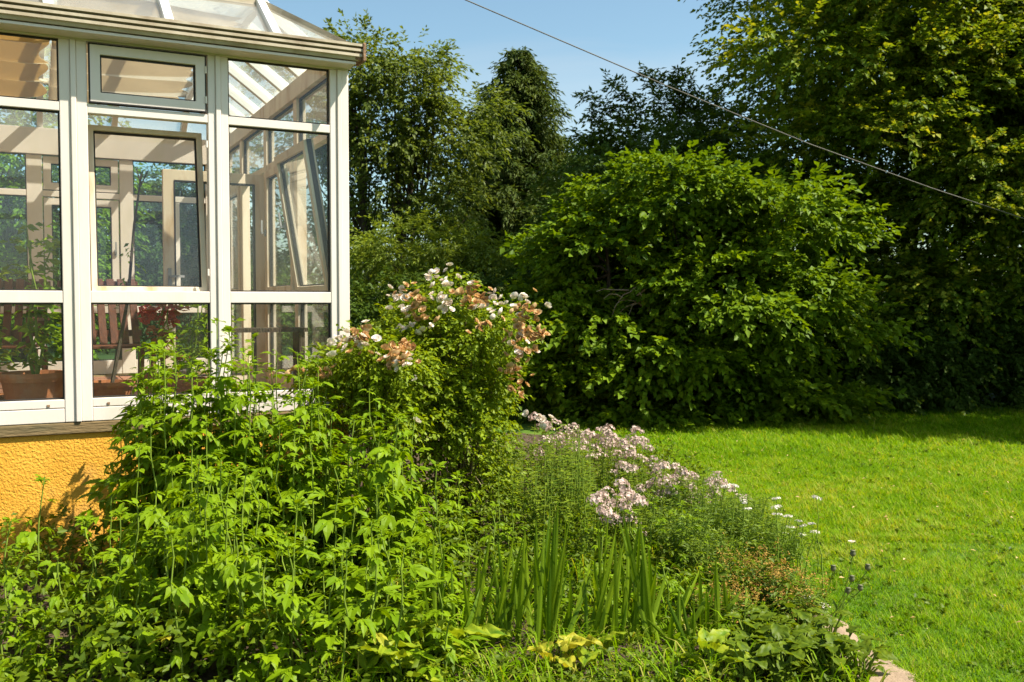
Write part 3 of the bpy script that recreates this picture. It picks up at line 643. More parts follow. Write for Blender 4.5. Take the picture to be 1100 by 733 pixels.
tree('willow_bush', 'olive green loose bush below the airy tree, behind the roses', 'bush', b, 1.6, .05,
     [lobe(b, 440, 275, 17, .9, .7, .6, 36), lobe(b, 500, 285, 17, .75, .7, .6, 30), lobe(b, 405, 310, 17, .8, .6, .7, 26), lobe(b, 470, 330, 17, 1.2, .8, .8, 40)],
     .085, .38, M['l_olive'], .34, 12, 15, .38, low=-.6, limbs=24, limb_r=.02)
# dark shrubs along the garden's end, each its own plant
for i, (x, y, Y, rx, rz, n, lab) in enumerate(((830, 290, 15.2, 1.6, 1.8, 90, 'tall dark shrub rising behind the right half of the bright green bush'), (690, 270, 15.6, 1.6, 1.9, 90, 'tall dark shrub rising behind the middle of the bright green bush'), (400, 400, 15.5, 1.3, 1.3, 70, 'dark shrub beside the right corner of the conservatory'), (520, 385, 15.8, 1.3, 1.25, 75, 'dark shrub behind the rose bush'), (600, 360, 16.0, 1.5, 1.5, 80, 'dark shrub left of the bright green bush'),
                                              (935, 395, 14.6, 1.1, .95, 60, 'low dark shrub right of the bright green bush'), (1030, 400, 14.8, 1.3, .9, 65, 'low dark shrub under the linden at the right'), (1125, 390, 15.0, 1.3, 1.1, 60, 'low dark shrub at the right edge of the picture'), (300, 390, 15.5, 1.4, 1.4, 60, 'dark shrub behind the conservatory glass'))):
    b = P0(x, Y); p = px(x, y, Y)
    tree('dark_shrub', lab, 'bush', b, 1.0, .04, [(0, 0, max(p.z, .75), rx, .9, rz, n), (0, -.1, .45, rx*1.05, .8, .5, n//2)], .085, .6, M['l_hedge'], .36, 11, 14, .36, 'dark shrubs along the end of the garden', limbs=12, limb_r=.018, low=-.7)
# trees seen through the glass on the left
for (x, y, Y, rx, rz, n, lab, m) in ((15, 190, 17, 1.9, 2.2, 120, 'bright leafy tree seen through the left panes', 'l_elm'), (130, 280, 21, 2.2, 2.0, 110, 'round leafy tree seen through the middle window', 'l_hedge'), (215, 255, 22, 1.7, 2.0, 90, 'leafy tree seen behind the right half of the middle window', 'l_left'), (-110, 230, 18, 2.2, 2.6, 80, 'leafy tree beyond the left edge of the conservatory', 'l_left')):
    b = P0(x, Y); p = px(x, y, Y)
    tree('leafy_tree', lab, 'tree', b, p.z, .14, [(0, 0, p.z, rx, 1.5, rz, n), (0, 0, 1.6, rx*.9, 1.2, 1.4, n//2)], .115, .55, M[m], .5, 11, 13, .45, 'trees behind the conservatory', limbs=24)
# unseen tree added right of the view, crown flattened to shade the lawn's far edge
tree('shading_tree', 'unseen tree right of the lawn, its flat crown shaped to cast shade', 'tree', (12.3, 11.2, 0), 8, .2, [(0, 0, 2.6, 2.7, .5, 2.0, 90), (0, 0, 5.4, 2.7, .5, 2.0, 90), (0, 0, 8.0, 2.5, .45, 1.5, 70)], .14, .7, M['l_dark'], .7, 13, 12, .6, limbs=20, low=-.8)
# far woodland closing the view
nw = 900; O = np.stack([rng.uniform(-34, 40, nw), rng.uniform(30, 38, nw), rng.random(nw)**.8*4.6], 1)
O = O[~((O[:, 2] > 3.2) & (rng.random(nw) < .6))]
O2 = np.repeat(O, 12, 0)+rng.normal(0, .55, (len(O)*12, 3)); V, T, t = sprays(O2, rng.normal(size=O2.shape), .6, 9, .24, .6, .3)
tag(link('far_wood', np_mesh('far_wood', V, T, t), M['l_hedge']), 'dark far wood closing the end of the garden', 'wood', kind='stuff')
# dead twigs showing in the elm
root = empty('dead_branch', px(690, 330, 12.55), 'bare pale dead twigs hanging in the bright green bush', 'branch'); mb = MB(); r0 = np.array(root.location)
for _ in range(9):
    a = np.array(px(random.uniform(670, 700), random.uniform(305, 330), 12.5))-r0; b = np.array(px(random.uniform(640, 715), random.uniform(300, 345), 12.4))-r0; mb.tube(curve(a, b, .05, 5, .02), np.linspace(.010, .003, 5), 4, False)
mb.build('twigs', M['deadtwig'], root)

# ------------------------------------------------------------------ overhead cable
pts = [px(x, y, Y) for x, y, Y in ((380, -58, 9.6), (500, 0, 9.9), (610, 47, 10.2), (720, 94, 10.5), (870, 155, 10.9), (1000, 202, 11.2), (1100, 235, 11.5), (1260, 284, 12.0))]
mb = MB(); mb.tube(pts, .0062, 6); tag(mb.build('overhead_cable', M['cable'], smooth=True), 'thin overhead cable crossing the sky and the linden', 'cable')

# ------------------------------------------------------------------ lawn grass
def lawn_noise(x, y): return (np.sin(x*1.3+y*.7)+np.sin(x*.6-y*1.1+2)+np.sin(x*2.9+y*2.1+1)*.6+np.sin(x*5.3-y*4.7)*.4)/3
def grass(n, ylo, yhi, h, w):
    y = ylo+(yhi-ylo)*rng.random(n); xl = np.array([bed_edge(v) for v in np.linspace(ylo, yhi, 200)]); xl = np.interp(y, np.linspace(ylo, yhi, 200), xl)
    xr = y*.56+2.3; x = xl-.12*rng.random(n)+(xr-xl)*rng.random(n)
    onpath = (x < np.interp(y, [3.2, 4.0, 4.6, 4.8], [1.79, 1.69, 1.64, 1.53])+.03*np.sin(y*9)+.02*np.sin(y*23)) & (y < 4.8)
    k = ~(onpath & (rng.random(n) < .96)); x, y = x[k], y[k]; n = len(x)
    th = rng.random(n)*2*PI; ln = .25+.75*rng.random(n); tuf = np.sin(x*17+3*np.sin(y*5))*np.sin(y*15+3*np.sin(x*6)); hh = h*(.45+.9*rng.random(n)**1.6)*(1+.35*lawn_noise(x*2, y*2)+.45*np.clip(tuf, -.5, 1)); hh = np.where(rng.random(n) < .012, hh*1.9, hh)
    P = np.stack([x, y, np.full(n, -.006)], 1); D = np.stack([np.cos(th)*ln, np.sin(th)*ln, np.ones(n)], 1)
    S = np.stack([-np.sin(th), np.cos(th), np.zeros(n)], 1)*(w*(.6+.8*rng.random(n)))[:, None]
    mid = P+D*(hh*.55)[:, None]; tip = P+D*hh[:, None]*np.array([1.5, 1.5, .92])
    V = np.stack([P-S, P+S, mid+S*.7, mid-S*.7, tip], 1).reshape(-1, 3); b = (np.arange(n)*5)[:, None]
    T = np.concatenate([b+[0, 1, 2], b+[0, 2, 3], b+[3, 2, 4]], 1).reshape(-1, 3)
    tone = np.clip(.40+.20*lawn_noise(x, y)+.14*lawn_noise(x*4.1, y*3.7)+.16*tuf+rng.normal(0, .18, n), 0, .8)
    dry = rng.random(n) < .03+.10*np.clip(lawn_noise(x*1.7+4, y*1.9)-.35, 0, 1); tone = np.where(dry, .9+.1*rng.random(n), tone)
    return V, T, np.repeat(tone, 5)
V, T, t = join([grass(135000, 3.3, 6.5, .036, .0022), grass(185000, 6.3, 10, .042, .003), grass(125000, 9.8, 14.5, .05, .004)])
tag(link('lawn_grass', np_mesh('lawn_grass', V, T, t), M['grass']), 'sunlit short lawn grass', 'grass', kind='stuff')

n = 900; y = 3.9+9*rng.random(n)**1.3; x = 1.75+rng.random(n)*(y*.56-.6); k = lawn_noise(x*1.5+3, y*1.6) > -.1; O = np.stack([x[k], y[k], np.full(k.sum(), .012)], 1)
V, T, t = sprays(O, rng.normal(size=O.shape)*[1, 1, .1], .035, 6, .030, .75, 0, hang=-.25)
tag(link('lawn_weeds', np_mesh('lawn_weeds', V, T, t), M['l_cover']), 'small clover and plantain leaves scattered in the lawn', 'weeds', kind='stuff')
n = 150; y = 4.2+7*rng.random(n); O = np.stack([1.8+rng.random(n)*(y*.56-.8), y, .035+.015*rng.random(n)], 1)
V, T, t = leaf_arrays(O, rng.normal(size=O.shape)*[1, 1, .2], np.tile(UP, (n, 1))+rng.normal(0, .3, (n, 3)), .018+.02*rng.random(n), .014, rng.random(n), .2, .2)
tag(link('fallen_bits', np_mesh('fallen_bits', V, T, t), M['rosebrown']), 'dry fallen leaf bits scattered on the lawn', 'leaf litter', kind='stuff')

# ------------------------------------------------------------------ flower bed: leafy stems
def strip_leaf(L, Wd, droop, n=5, cup=.2, serr=0):
    """leaf blade of n cross sections with a sunk midrib; returns verts, quads (local: along +x, z up)"""
    v = []; f = []
    for i in range(n+1):
        t = i/n; w = Wd*.5*(math.sin(PI*min(1, t**.8*1.0))**.85 if t < 1 else 0)+(.0012 if i < n else 0)
        if serr and i % 2: w *= 1-serr
        x = L*t*(1-.25*droop*t); z = -L*droop*t*t*.8
        v += [(x, -w, z+w*cup), (x, 0, z), (x, w, z+w*cup)]
    for i in range(n): k = i*3; f += [(k, k+1, k+4, k+3), (k+1, k+2, k+5, k+4)]
    return v, f
def compound(n, L, Wd, droop, petiole, fan, seed):
    """palmate leaf: n pointed leaflets fanned at the end of a stalk"""
    rs = random.Random(seed); v = []; f = []; tone = []
    k = len(v); w = .0022
    v += [(0, -w, 0), (0, w, 0), (petiole, w, petiole*.18), (petiole, -w, petiole*.18)]; f.append((k, k+1, k+2, k+3)); tone += [.8]*4
    for i in range(n):
        a = fan*(i/(n-1)-.5)*2 if n > 1 else 0; s = 1-.42*abs(i/(n-1)-.5)*2 if n > 1 else 1
        lv, lf = strip_leaf(L*s*rs.uniform(.85, 1.15), Wd*s*rs.uniform(.8, 1.1), droop*rs.uniform(.4, 1.6), 6, .25, .30)
        c, sn = math.cos(a), math.sin(a); k = len(v); tl = rs.random()*.3; roll = rs.uniform(-.35, .35)
        for (x, y, z) in lv:
            z2 = z+y*math.sin(roll); v.append((petiole+x*c-y*sn, x*sn+y*c, petiole*.18+z2)); tone.append(.3+tl)
        f += [tuple(q+k for q in g) for g in lf]
    me = bpy.data.meshes.new('leaf'); me.from_pydata(v, [], f)
    a = me.attributes.new('tone', 'FLOAT', 'POINT'); a.data.foreach_set('value', tone); me.materials.append(M['l_stem']); return me
LEAF = [compound(5, .085, .036, .25+.10*i, .045+.01*(i % 3), R(62+6*(i % 4)), i) for i in range(6)]
LEAFY = [me_.copy() for me_ in LEAF[:3]]
for me_ in LEAFY: me_.materials.clear(); me_.materials.append(M['l_yellow'])
LEAF3 = [compound(3, .070, .034, .3+.1*i, .03, R(50), 20+i) for i in range(4)]
def contour(x): return np.interp(x, [-80, 0, 30, 60, 100, 128, 150, 190, 230, 270, 310, 350, 400, 450, 500, 560], [590, 575, 570, 575, 555, 470, 378, 352, 358, 372, 388, 396, 418, 452, 520, 600])
def leafy_stem(base, top, label, group, dens=.085, size=1.0, start=.12):
    age = random.random(); root = empty('leafy_plant', base, label, 'plant', group); h = (Vector(top)-Vector(base))
    c = curve((0, 0, -.03), tuple(h), 0, 8, .012); mb = MB(); mb.tube(c, np.linspace(.006, .0028, 8), 5, False); mb.build('stem', M['stem'], root, smooth=True)
    n = max(7, int(h.length*(1-start)/dens)); th = random.uniform(0, 2*PI)
    for i in range(n+3):
        t = start+(1-start)*(i+.5)/n if i < n else random.uniform(.96, 1); j = min(int(t*7), 6); p = c[j]+(c[j+1]-c[j])*(t*7-j)
        for rep in range(2 if random.random() < .45 else 1):
            th += 2.4+random.uniform(-.4, .4)+rep*.7; s = size*random.uniform(.6, 1.35)*(1.15-.55*max(0, (t-.55)/.45)**1.4)
            me = random.choice(LEAF if t < .85 else LEAF3)
            if age > .3 and t < .45 and random.random() < .10: me = random.choice(LEAFY)
            o = bpy.data.objects.new('leaf', me); C.objects.link(o); o.parent = root; o.location = p
            o.rotation_euler = (random.uniform(-.3, .3), random.uniform(-.35, .40) if t < .93 else random.uniform(-1.0, -.1), th); o.scale = (s, s, s)
    return root
def stem_label(x, yt, Y):
    row = 'front row' if Y < 4.2 else 'second row' if Y < 4.7 else 'third row' if Y < 5.2 else 'back row'
    hgt = 'tall' if px(x, yt, Y).z > 1.15 else 'knee high' if px(x, yt, Y).z < .6 else 'waist high'
    zone = ('at the left end of the orange wall' if x < 60 else 'at the right end of the orange wall' if x < 128 else 'below the middle pane' if x < 185 else
            'below the post beside the right pane' if x < 250 else 'below the right pane' if x < 330 else 'below the white corner post' if x < 385 else 'below the small rose' if x < 440 else 'left of the first iris clump')
    return ('%s leafy stem in the %s %s' % (hgt, row, zone), 'leafy stems %s' % zone)
placed = []
for (x, yt, Y) in ((48, 512, 4.6), (233, 345, 5.2), (12, 560, 4.3), (28, 590, 4.1), (62, 598, 4.0), (5, 625, 3.95), (100, 600, 4.1), (140, 590, 4.15), (175, 560, 4.2), (150, 480, 4.7), (186, 372, 5.3), (150, 372, 5.5), (262, 372, 5.4), (120, 520, 4.9), (207, 470, 4.5), (300, 455, 4.7), (332, 470, 4.6), (90, 560, 4.4)):
    placed.append((x, yt, Y))
tries = 0
for q in range(58):                                               # the taller thicket right in front of the wall
    x = random.uniform(128, 352); Y = random.uniform(5.0, 5.75); yt = contour(x)+random.uniform(-12, 70)
    if ((x-550)/F*Y-CX)*(-.454)+(Y-CY)*.891 < -.2: placed.append((x, yt, Y))
for q in range(34):                                               # and on to the right, under the roses
    x = random.uniform(335, 470); Y = random.uniform(4.9, 5.75); yt = contour(x)+random.uniform(-6, 110); placed.append((x, yt, Y))
while len(placed) < 196 and tries < 6000:
    tries += 1; Y = random.choice((random.uniform(3.75, 4.6), random.uniform(4.4, 5.7))); x = random.uniform(-70, 500)
    X = (x-550)/F*Y
    # stay in front of the wall
    dn = (X-CX)*(-.454)+(Y-CY)*.891
    if dn > -.22: continue
    yt = contour(x)+max(0, 5.5-Y)*88+random.uniform(-10, 125)
    if yt > 715: yt = random.uniform(650, 715)
    if px(x, yt, Y).z < .22: continue
    if any(abs(a-x) < 9 and abs(c_-Y) < .12 for a, b_, c_ in placed): continue
    placed.append((x, yt, Y))
for q, (x, yt, Y) in enumerate(placed):
    tp = px(x, yt, Y); bs = Vector((tp.x+random.uniform(-.07, .07), Y+random.uniform(-.05, .05), .02)); lab, grp = stem_label(x, yt, Y)
    if q == 0: lab, grp = 'single upright stem with dark drooping tip leaves against the orange wall', None
    if q == 1: lab, grp = 'tallest leafy stem, its tip crossing the white post beside the right pane', None
    leafy_stem(bs, tp, lab, grp, .066 if Y < 4.9 else .054, 1.18 if Y > 4.3 else 1.05)
# low cover filling the bed
def cover(n, xr, yr, zmax, leaf, m, name, label, asp=.6, cond=None, k=6, tw=.14):
    O = np.stack([rng.uniform(*xr, n), rng.uniform(*yr, n), .02+rng.random(n)**1.2*zmax], 1)
    O = O[O[:, 0] < np.array([bed_edge(v) for v in O[:, 1]])-.03]
    dn = (O[:, 0]-CX)*(-.454)+(O[:, 1]-CY)*.891; ins = (dn > -.1) & (((O[:, 0]-CX)*.891+(O[:, 1]-CY)*.454) < .15); O = O[~ins]
    if cond is not None: O = O[cond(O)]
    V, T, t = sprays(O, rng.normal(size=O.shape)+[0, 0, .6], tw, k, leaf, asp, .3, hexl=leaf > .05)
    return tag(link(name, np_mesh(name, V, T, t), m), label, 'ground cover', kind='stuff')
cover(2500, (-3.6, -.25), (3.3, 6.2), .34, .045, M['l_cover'], 'ground_cover', 'low dense leafy cover between the tall stems', .55, lambda o: o[:, 2] < .10+.13*(o[:, 1]-3.2)+.25*(o[:, 0] < -1))
cover(3600, (-.5, 1.6), (4.6, 9.5), .26, .04, M['l_cover'], 'ground_cover', 'low leafy cover beneath the pale pink flowers', .5)
cover(2300, (-.8, 1.55), (3.4, 4.8), .08, .026, M['l_cover'], 'ground_cover', 'tiny weeds on the bare soil between the iris leaves', .7, None, 4, .06)

def wild_grass(n, xr, yr, h, name, label, m):
    P = np.stack([rng.uniform(*xr, n), rng.uniform(*yr, n), np.zeros(n)], 1); P = P[P[:, 0] < np.array([bed_edge(v) for v in P[:, 1]])-.02]
    dn = (P[:, 0]-CX)*(-.454)+(P[:, 1]-CY)*.891; P = P[(dn < -.15) | (P[:, 0] > -.6)]; n = len(P)
    cl = .5+.5*np.sin(P[:, 0]*9+np.sin(P[:, 1]*7)*2); th = rng.random(n)*2*PI; hh = h*(.35+.65*rng.random(n))*(.5+.5*cl); ln = .15+.5*rng.random(n)
    D = np.stack([np.cos(th)*ln, np.sin(th)*ln, np.ones(n)], 1); S = np.stack([-np.sin(th), np.cos(th), np.zeros(n)], 1)*(.0022+.003*rng.random(n))[:, None]
    a = P+D*(hh*.5)[:, None]; b = a+D*(hh*.35)[:, None]*[1.8, 1.8, .8]; t = b+D*(hh*.25)[:, None]*[3, 3, .1]
    V = np.stack([P-S, P+S, a+S*.9, a-S*.9, b+S*.6, b-S*.6, t], 1).reshape(-1, 3); q = (np.arange(n)*7)[:, None]
    T = np.concatenate([q+[0, 1, 2], q+[0, 2, 3], q+[3, 2, 4], q+[3, 4, 5], q+[5, 4, 6]], 1).reshape(-1, 3); tone = np.where(rng.random(n) < .12, .95, rng.random(n)*.6)
    tag(link(name, np_mesh(name, V, T, np.repeat(tone, 7)), m), label, 'grass', kind='stuff')
wild_grass(3600, (-.9, 1.6), (3.6, 5.0), .24, 'wild_grass', 'thin wild grass between the iris clumps', M['grass'])
wild_grass(4200, (.1, 1.65), (4.8, 7.6), .34, 'wild_grass', 'thin wild grass among the white and pink flowers', M['grass'])
# nettle-like shoots between the iris and the flowers
for q in range(60):
    x = random.uniform(440, 760); Y = random.uniform(4.45, 5.5); tp = px(x, np.interp(Y, [4.4, 5.5], [640, 540])+random.uniform(-25, 40), Y)
    if tp.z < .12: continue
    leafy_stem(Vector((tp.x+random.uniform(-.05, .05), Y, .02)), tp, ('leafy shoot behind the left iris clumps' if x < 560 else 'leafy shoot behind the tall middle iris clumps' if x < 660 else 'leafy shoot behind the right iris clumps'), 'leafy shoots behind the iris', .05, random.uniform(.55, .8))

# ------------------------------------------------------------------ rose bush
def blob_leaves(lobes_px, leaf, asp, per, k, twig, bough, base, low=-.6):
    L = [lobe(base, *q) for q in lobes_px]; O, A, T, B = crown_points(L, bough, per, low)
    return sprays(O, A, twig, k, leaf, asp, .25, T), B
def rosette(npet, r, seed, cup=.5):
    rs = np.random.default_rng(seed); parts = []
    for ringi, (n, rr, el) in enumerate(((npet, 1.0, .25), (npet-1, .75, .7), (npet-2, .45, 1.15))):
        th = np.arange(n)*2*PI/n+ringi*.5+rs.normal(0, .12, n)
        D = np.stack([np.cos(th)*math.cos(el), np.sin(th)*math.cos(el), np.full(n, math.sin(el))], 1); Nn = np.stack([-np.cos(th)*math.sin(el), -np.sin(th)*math.sin(el), np.full(n, math.cos(el))], 1)
        parts.append(leaf_arrays(D*.1*r, D, Nn, r*rr*(.85+.3*rs.random(n)), r*rr*1.15, rs.random(n), .16, -.22, True, 1))
    return join(parts)
def flower_mesh(name, m, npet, r, seed): V, T, t = rosette(npet, r, seed); me = np_mesh(name, V, T, t); me.materials.append(m); return me
ROSE = [flower_mesh('flower', M['rosepetal'], 6, .025, s) for s in range(4)]; BROWN = [flower_mesh('withered_flower', M['rosebrown'], 6, .019, 10+s) for s in range(4)]
def rose_bush(base, lobes_px, whites, browns, label, nleaf):
    root = empty('rose_bush', base, label, 'rose bush')
    (V, T, t), B = blob_leaves(lobes_px, .036, .62, 9, 9, .13, .17, base)
    link('foliage', np_mesh('foliage', V, T, t), M['l_rose'], root)
    mb = MB()
    for i in range(min(46, len(B))):
        b = B[rng.integers(len(B))]; mb.tube(curve((random.uniform(-.12, .12), random.uniform(-.1, .1), -.03), b, .25*random.random(), 7, .02), np.linspace(.008, .003, 7), 5, False)
    mb.build('canes', M['cane'], root, smooth=True)
    for lst, ms, nm in ((whites, ROSE, 'flower'), (browns, BROWN, 'withered_flower')):
        for (x, y, n) in lst:
            for _ in range(n+(n+2 if n > 1 else 0)+(n//2 if nm != 'flower' else 0)):
                o = bpy.data.objects.new(nm, random.choice(ms)); C.objects.link(o); o.parent = root
                fx, fy = x+random.gauss(0, 7.5 if n > 1 else 0), y+random.gauss(0, 5.5 if n > 1 else 0)
                q = np.array(px(fx, fy, base[1]))-[0, 0, EYE]; wv = V+np.array(base)-[0, 0, EYE]; q /= q[1]      # nearest foliage along the sight line
                near = np.hypot(wv[:, 0]-q[0]*wv[:, 1], wv[:, 2]-q[2]*wv[:, 1]) < .06
                Yf = np.percentile(wv[near, 1], 1)-.03 if near.sum() > 8 else base[1]
                o.location = px(fx, fy, float(Yf))-Vector(base)
                s = random.uniform(.75, 1.2) if nm == 'flower' else random.uniform(.9, 1.5); o.scale = (s, s, s); o.rotation_euler = (random.uniform(.1, 1.2), random.uniform(-.3, .8), random.uniform(0, 6))
    return root
rb = P0(500, 6.45)
rose_bush((rb[0], rb[1], .02), [(468, 345, 6.45, .16, .25, .14, 30), (515, 358, 6.4, .16, .3, .13, 34), (496, 405, 6.4, .22, .3, .32, 60), (500, 472, 6.3, .20, .25, .34, 50), (480, 535, 6.2, .34, .3, .25, 44), (550, 345, 6.35, .06, .15, .05, 7), (470, 312, 6.4, .10, .15, .05, 8), (436, 368, 6.5, .18, .25, .18, 32), (415, 395, 6.4, .2, .25, .18, 32), (462, 450, 6.3, .24, .25, .36, 46)],
          [(469, 299, 3), (459, 297, 1), (480, 301, 2), (472, 323, 4), (482, 326, 2), (430, 319, 3), (422, 317, 2), (434, 330, 2), (485, 333, 1), (521, 331, 3), (534, 321, 2), (530, 341, 1), (544, 329, 2), (588, 329, 1), (577, 379, 1), (440, 357, 2), (459, 351, 2), (446, 407, 1), (563, 324, 2), (555, 366, 2), (575, 449, 2)],
          [(511, 314, 6), (502, 321, 5), (515, 325, 4), (562, 347, 6), (561, 359, 6), (574, 360, 5), (554, 381, 4), (551, 400, 5), (556, 420, 4), (451, 337, 5), (520, 350, 4), (566, 333, 4), (446, 325, 4), (440, 312, 3)],
          'large rambling rose with white and withered brown blooms along its top', 0)
rb2 = P0(395, 6.05)
rose_bush((rb2[0], rb2[1]-.1, .02), [(395, 395, 5.95, .20, .22, .16, 40), (430, 400, 6.0, .20, .22, .2, 44), (410, 440, 5.95, .20, .2, .18, 34), (362, 410, 6.0, .13, .18, .12, 18)],
          [(393, 347, 1), (361, 367, 3), (392, 371, 3), (384, 372, 2), (415, 385, 1), (436, 387, 3), (446, 409, 1), (447, 453, 1)], [(390, 360, 5), (428, 373, 6), (431, 381, 5), (420, 380, 4), (374, 372, 3), (352, 398, 2), (316, 398, 2)],
          'smaller rose with pink and brown flower clusters beside the white corner post', 0)

# ------------------------------------------------------------------ soapwort, yarrow and the rest of the border
def floret_cloud(n, rx, rz, r, seed, m, name):
    rs = np.random.default_rng(seed); d = nrm(rs.normal(size=(n, 3))); d[:, 2] = np.abs(d[:, 2]); c = d*np.array([rx, rx, rz])*(.75+.3*rs.random((n, 1))); parts = []
    for i in range(n):
        a = nrm(d[i]+rs.normal(0, .35, 3)); u = nrm(np.cross(a, [.3, .5, .1])); v = np.cross(a, u); th = np.arange(5)*2*PI/5+rs.random()*6
        D = u*np.cos(th)[:, None]+v*np.sin(th)[:, None]+a*.25; parts.append(leaf_arrays(np.repeat(c[i:i+1], 5, 0), D, np.repeat(a[None], 5, 0), r, r*.8, np.full(5, rs.random()), .1, .1))
    V, T, t = join(parts); me = np_mesh(name, V, T, t); me.materials.append(m); return me
PINK = [floret_cloud(34, .052, .052, .0125, s, M['pinkpetal'], 'flower_head') for s in range(5)]
YAR = [floret_cloud(34, .034, .010, .008, 30+s, M['whitepetal'], 'flower_head') for s in range(4)]
def narrow_leaves(h, n, leaf, asp, spread, m, seed):
    z = np.sort(rng.random(n))*h; th = np.arange(n)*2.4; D = np.stack([np.cos(th), np.sin(th), .35*np.ones(n)], 1); P = np.stack([np.zeros(n), np.zeros(n), z], 1)+rng.normal(0, .004, (n, 3))
    V, T, t = leaf_arrays(P, D, np.tile(UP, (n, 1))+rng.normal(0, .3, (n, 3)), leaf*(.7+.6*rng.random(n)), leaf*asp, rng.random(n), .15, .25, True); me = np_mesh('foliage', V, T, t); me.materials.append(m); return me
SOAPF = [narrow_leaves(1.0, 46, .062, .36, .1, M['l_grey'], s) for s in range(4)]; YARF = [narrow_leaves(1.0, 60, .045, .16, .1, M['l_fine'], s) for s in range(4)]
def head_plant(x, y, Y, heads, fols, label, group, name, cat, hs=1.0, side=2, lean=.12):
    tp = px(x, y, Y); base = Vector((tp.x+random.uniform(-lean, lean), Y+random.uniform(-.1, .1), .02)); root = empty(name, base, label, cat, group); h = tp-base
    mb = MB(); c = curve((0, 0, -.02), tuple(h), .0, 6, .008); mb.tube(c, np.linspace(.0045, .002, 6), 4, False); mb.build('stem', M['stem'], root)
    o = link('foliage', random.choice(fols), None, root); o.rotation_euler = Vector((0, 0, 1)).rotation_difference(h.normalized()).to_euler(); l = h.length*.94; o.scale = (max(.75, l), max(.75, l), l)
    o = link('flower_head', random.choice(heads), None, root); o.location = h; s = hs*random.uniform(.8, 1.2); o.scale = (s, s, s); o.rotation_euler = (random.uniform(-.3, .3), random.uniform(-.3, .3), random.uniform(0, 6))
    return root
G1 = [(575, 450), (588, 458), (597, 456), (606, 462), (616, 461), (622, 468), (632, 470), (645, 464), (653, 464), (647, 477), (658, 473), (667, 478), (675, 485), (662, 489), (684, 465), (691, 475), (696, 484), (678, 473), (638, 484), (612, 478), (600, 472), (586, 476)]
for (x, y) in G1+[(a+random.uniform(-9, 9), b+random.uniform(2, 16)) for a, b in G1]: head_plant(x, y, 7.4+random.uniform(-.4, .4), PINK, SOAPF, 'pale pink flowering stalk in the rear drift beside the lawn', 'pale pink flowering stalks at the rear', 'soapwort_plant', 'flower', 1.0)
G2 = [(705, 509), (711, 504), (725, 504), (733, 511), (744, 514), (724, 518), (705, 536), (713, 533), (734, 544), (716, 522), (738, 525), (700, 522), (748, 535), (770, 512), (776, 520)]
for (x, y) in G2+[(a+random.uniform(-9, 9), b+random.uniform(2, 16)) for a, b in G2]: head_plant(x, y, 6.5+random.uniform(-.3, .3), PINK, SOAPF, 'pale pink flowering stalk in the drift nearest the lawn', 'pale pink flowering stalks nearest the lawn', 'soapwort_plant', 'flower', .95)
for _ in range(34):
    q = random.random(); x = 640+150*q+random.uniform(-15, 15); y = 488+45*q+random.uniform(-14, 26)
    head_plant(x, y, 6.9-q*.5+random.uniform(-.3, .3), PINK, SOAPF, 'pale pink flowering stalk in the thin middle of the drift', 'pale pink flowering stalks in the thin middle', 'soapwort_plant', 'flower', random.uniform(.6, .95))
G3 = [(667, 525), (644, 536), (656, 544), (673, 534), (684, 538), (658, 558), (673, 553), (680, 562), (647, 549), (664, 538), (652, 530)]
for (x, y) in G3+[(a+random.uniform(-9, 9), b+random.uniform(2, 16)) for a, b in G3]: head_plant(x, y, 5.5+random.uniform(-.2, .2), PINK, SOAPF, 'pale pink flowering stalk in the front clump above the iris leaves', 'pale pink flowering stalks in the front clump', 'soapwort_plant', 'flower', .95)
for _ in range(95):                                           # flowerless leafy shoots between them
    x = random.uniform(545, 800); Y = random.uniform(5.0, 7.6); y = np.interp(x, [540, 600, 690, 750, 800], [500, 480, 495, 530, 560])+(7.4-Y)*38+random.uniform(0, 50)
    tp = px(x, y, Y)
    if tp.x > bed_edge(Y)-.1 or tp.z < .15: continue
    base = Vector((tp.x+random.uniform(-.06, .06), Y, .02)); root = empty('leafy_shoot', base, 'flowerless leafy shoot among the pale pink flowers', 'plant', 'leafy shoots among the pale pink flowers'); h = tp-base
    mb = MB(); mb.tube(curve((0, 0, -.02), tuple(h), 0, 5, .008), np.linspace(.004, .002, 5), 4, False); mb.build('stem', M['stem'], root)
    o = link('foliage', random.choice(SOAPF if random.random() < .55 else YARF), None, root); l = h.length; o.scale = (max(.8, l*1.2), max(.8, l*1.2), l); o.rotation_euler = (h.y/l*-1, h.x/l, random.uniform(0, 6))
for _ in range(60):                                           # taller shoots closing the gap between the rose and the pink drift
    x = random.uniform(535, 635); Y = random.uniform(5.7, 7.1); tp = px(x, random.uniform(448, 500)+max(0, 6.6-Y)*45, Y)
    base = Vector((tp.x+random.uniform(-.06, .06), Y, .02)); root = empty('leafy_shoot', base, 'taller flowerless shoot between the rose and the pale pink flowers', 'plant', 'shoots between the rose and the pink drift'); h = tp-base
    mb = MB(); mb.tube(curve((0, 0, -.02), tuple(h), 0, 5, .008), np.linspace(.004, .002, 5), 4, False); mb.build('stem', M['stem'], root)
    o = link('foliage', random.choice(SOAPF if random.random() < .7 else YARF), None, root); l = h.length; o.scale = (max(.9, l*1.25), max(.9, l*1.25), l); o.rotation_euler = (h.y/l*-1, h.x/l, random.uniform(0, 6))
YP = [(779, 523), (789, 522), (803, 547), (799, 539), (757, 572), (754, 576), (815, 578), (834, 536), (834, 545), (835, 553), (846, 555), (858, 560), (872, 563), (875, 572), (863, 565), (849, 567), (844, 573), (861, 575), (877, 535), (732, 590), (742, 598)]
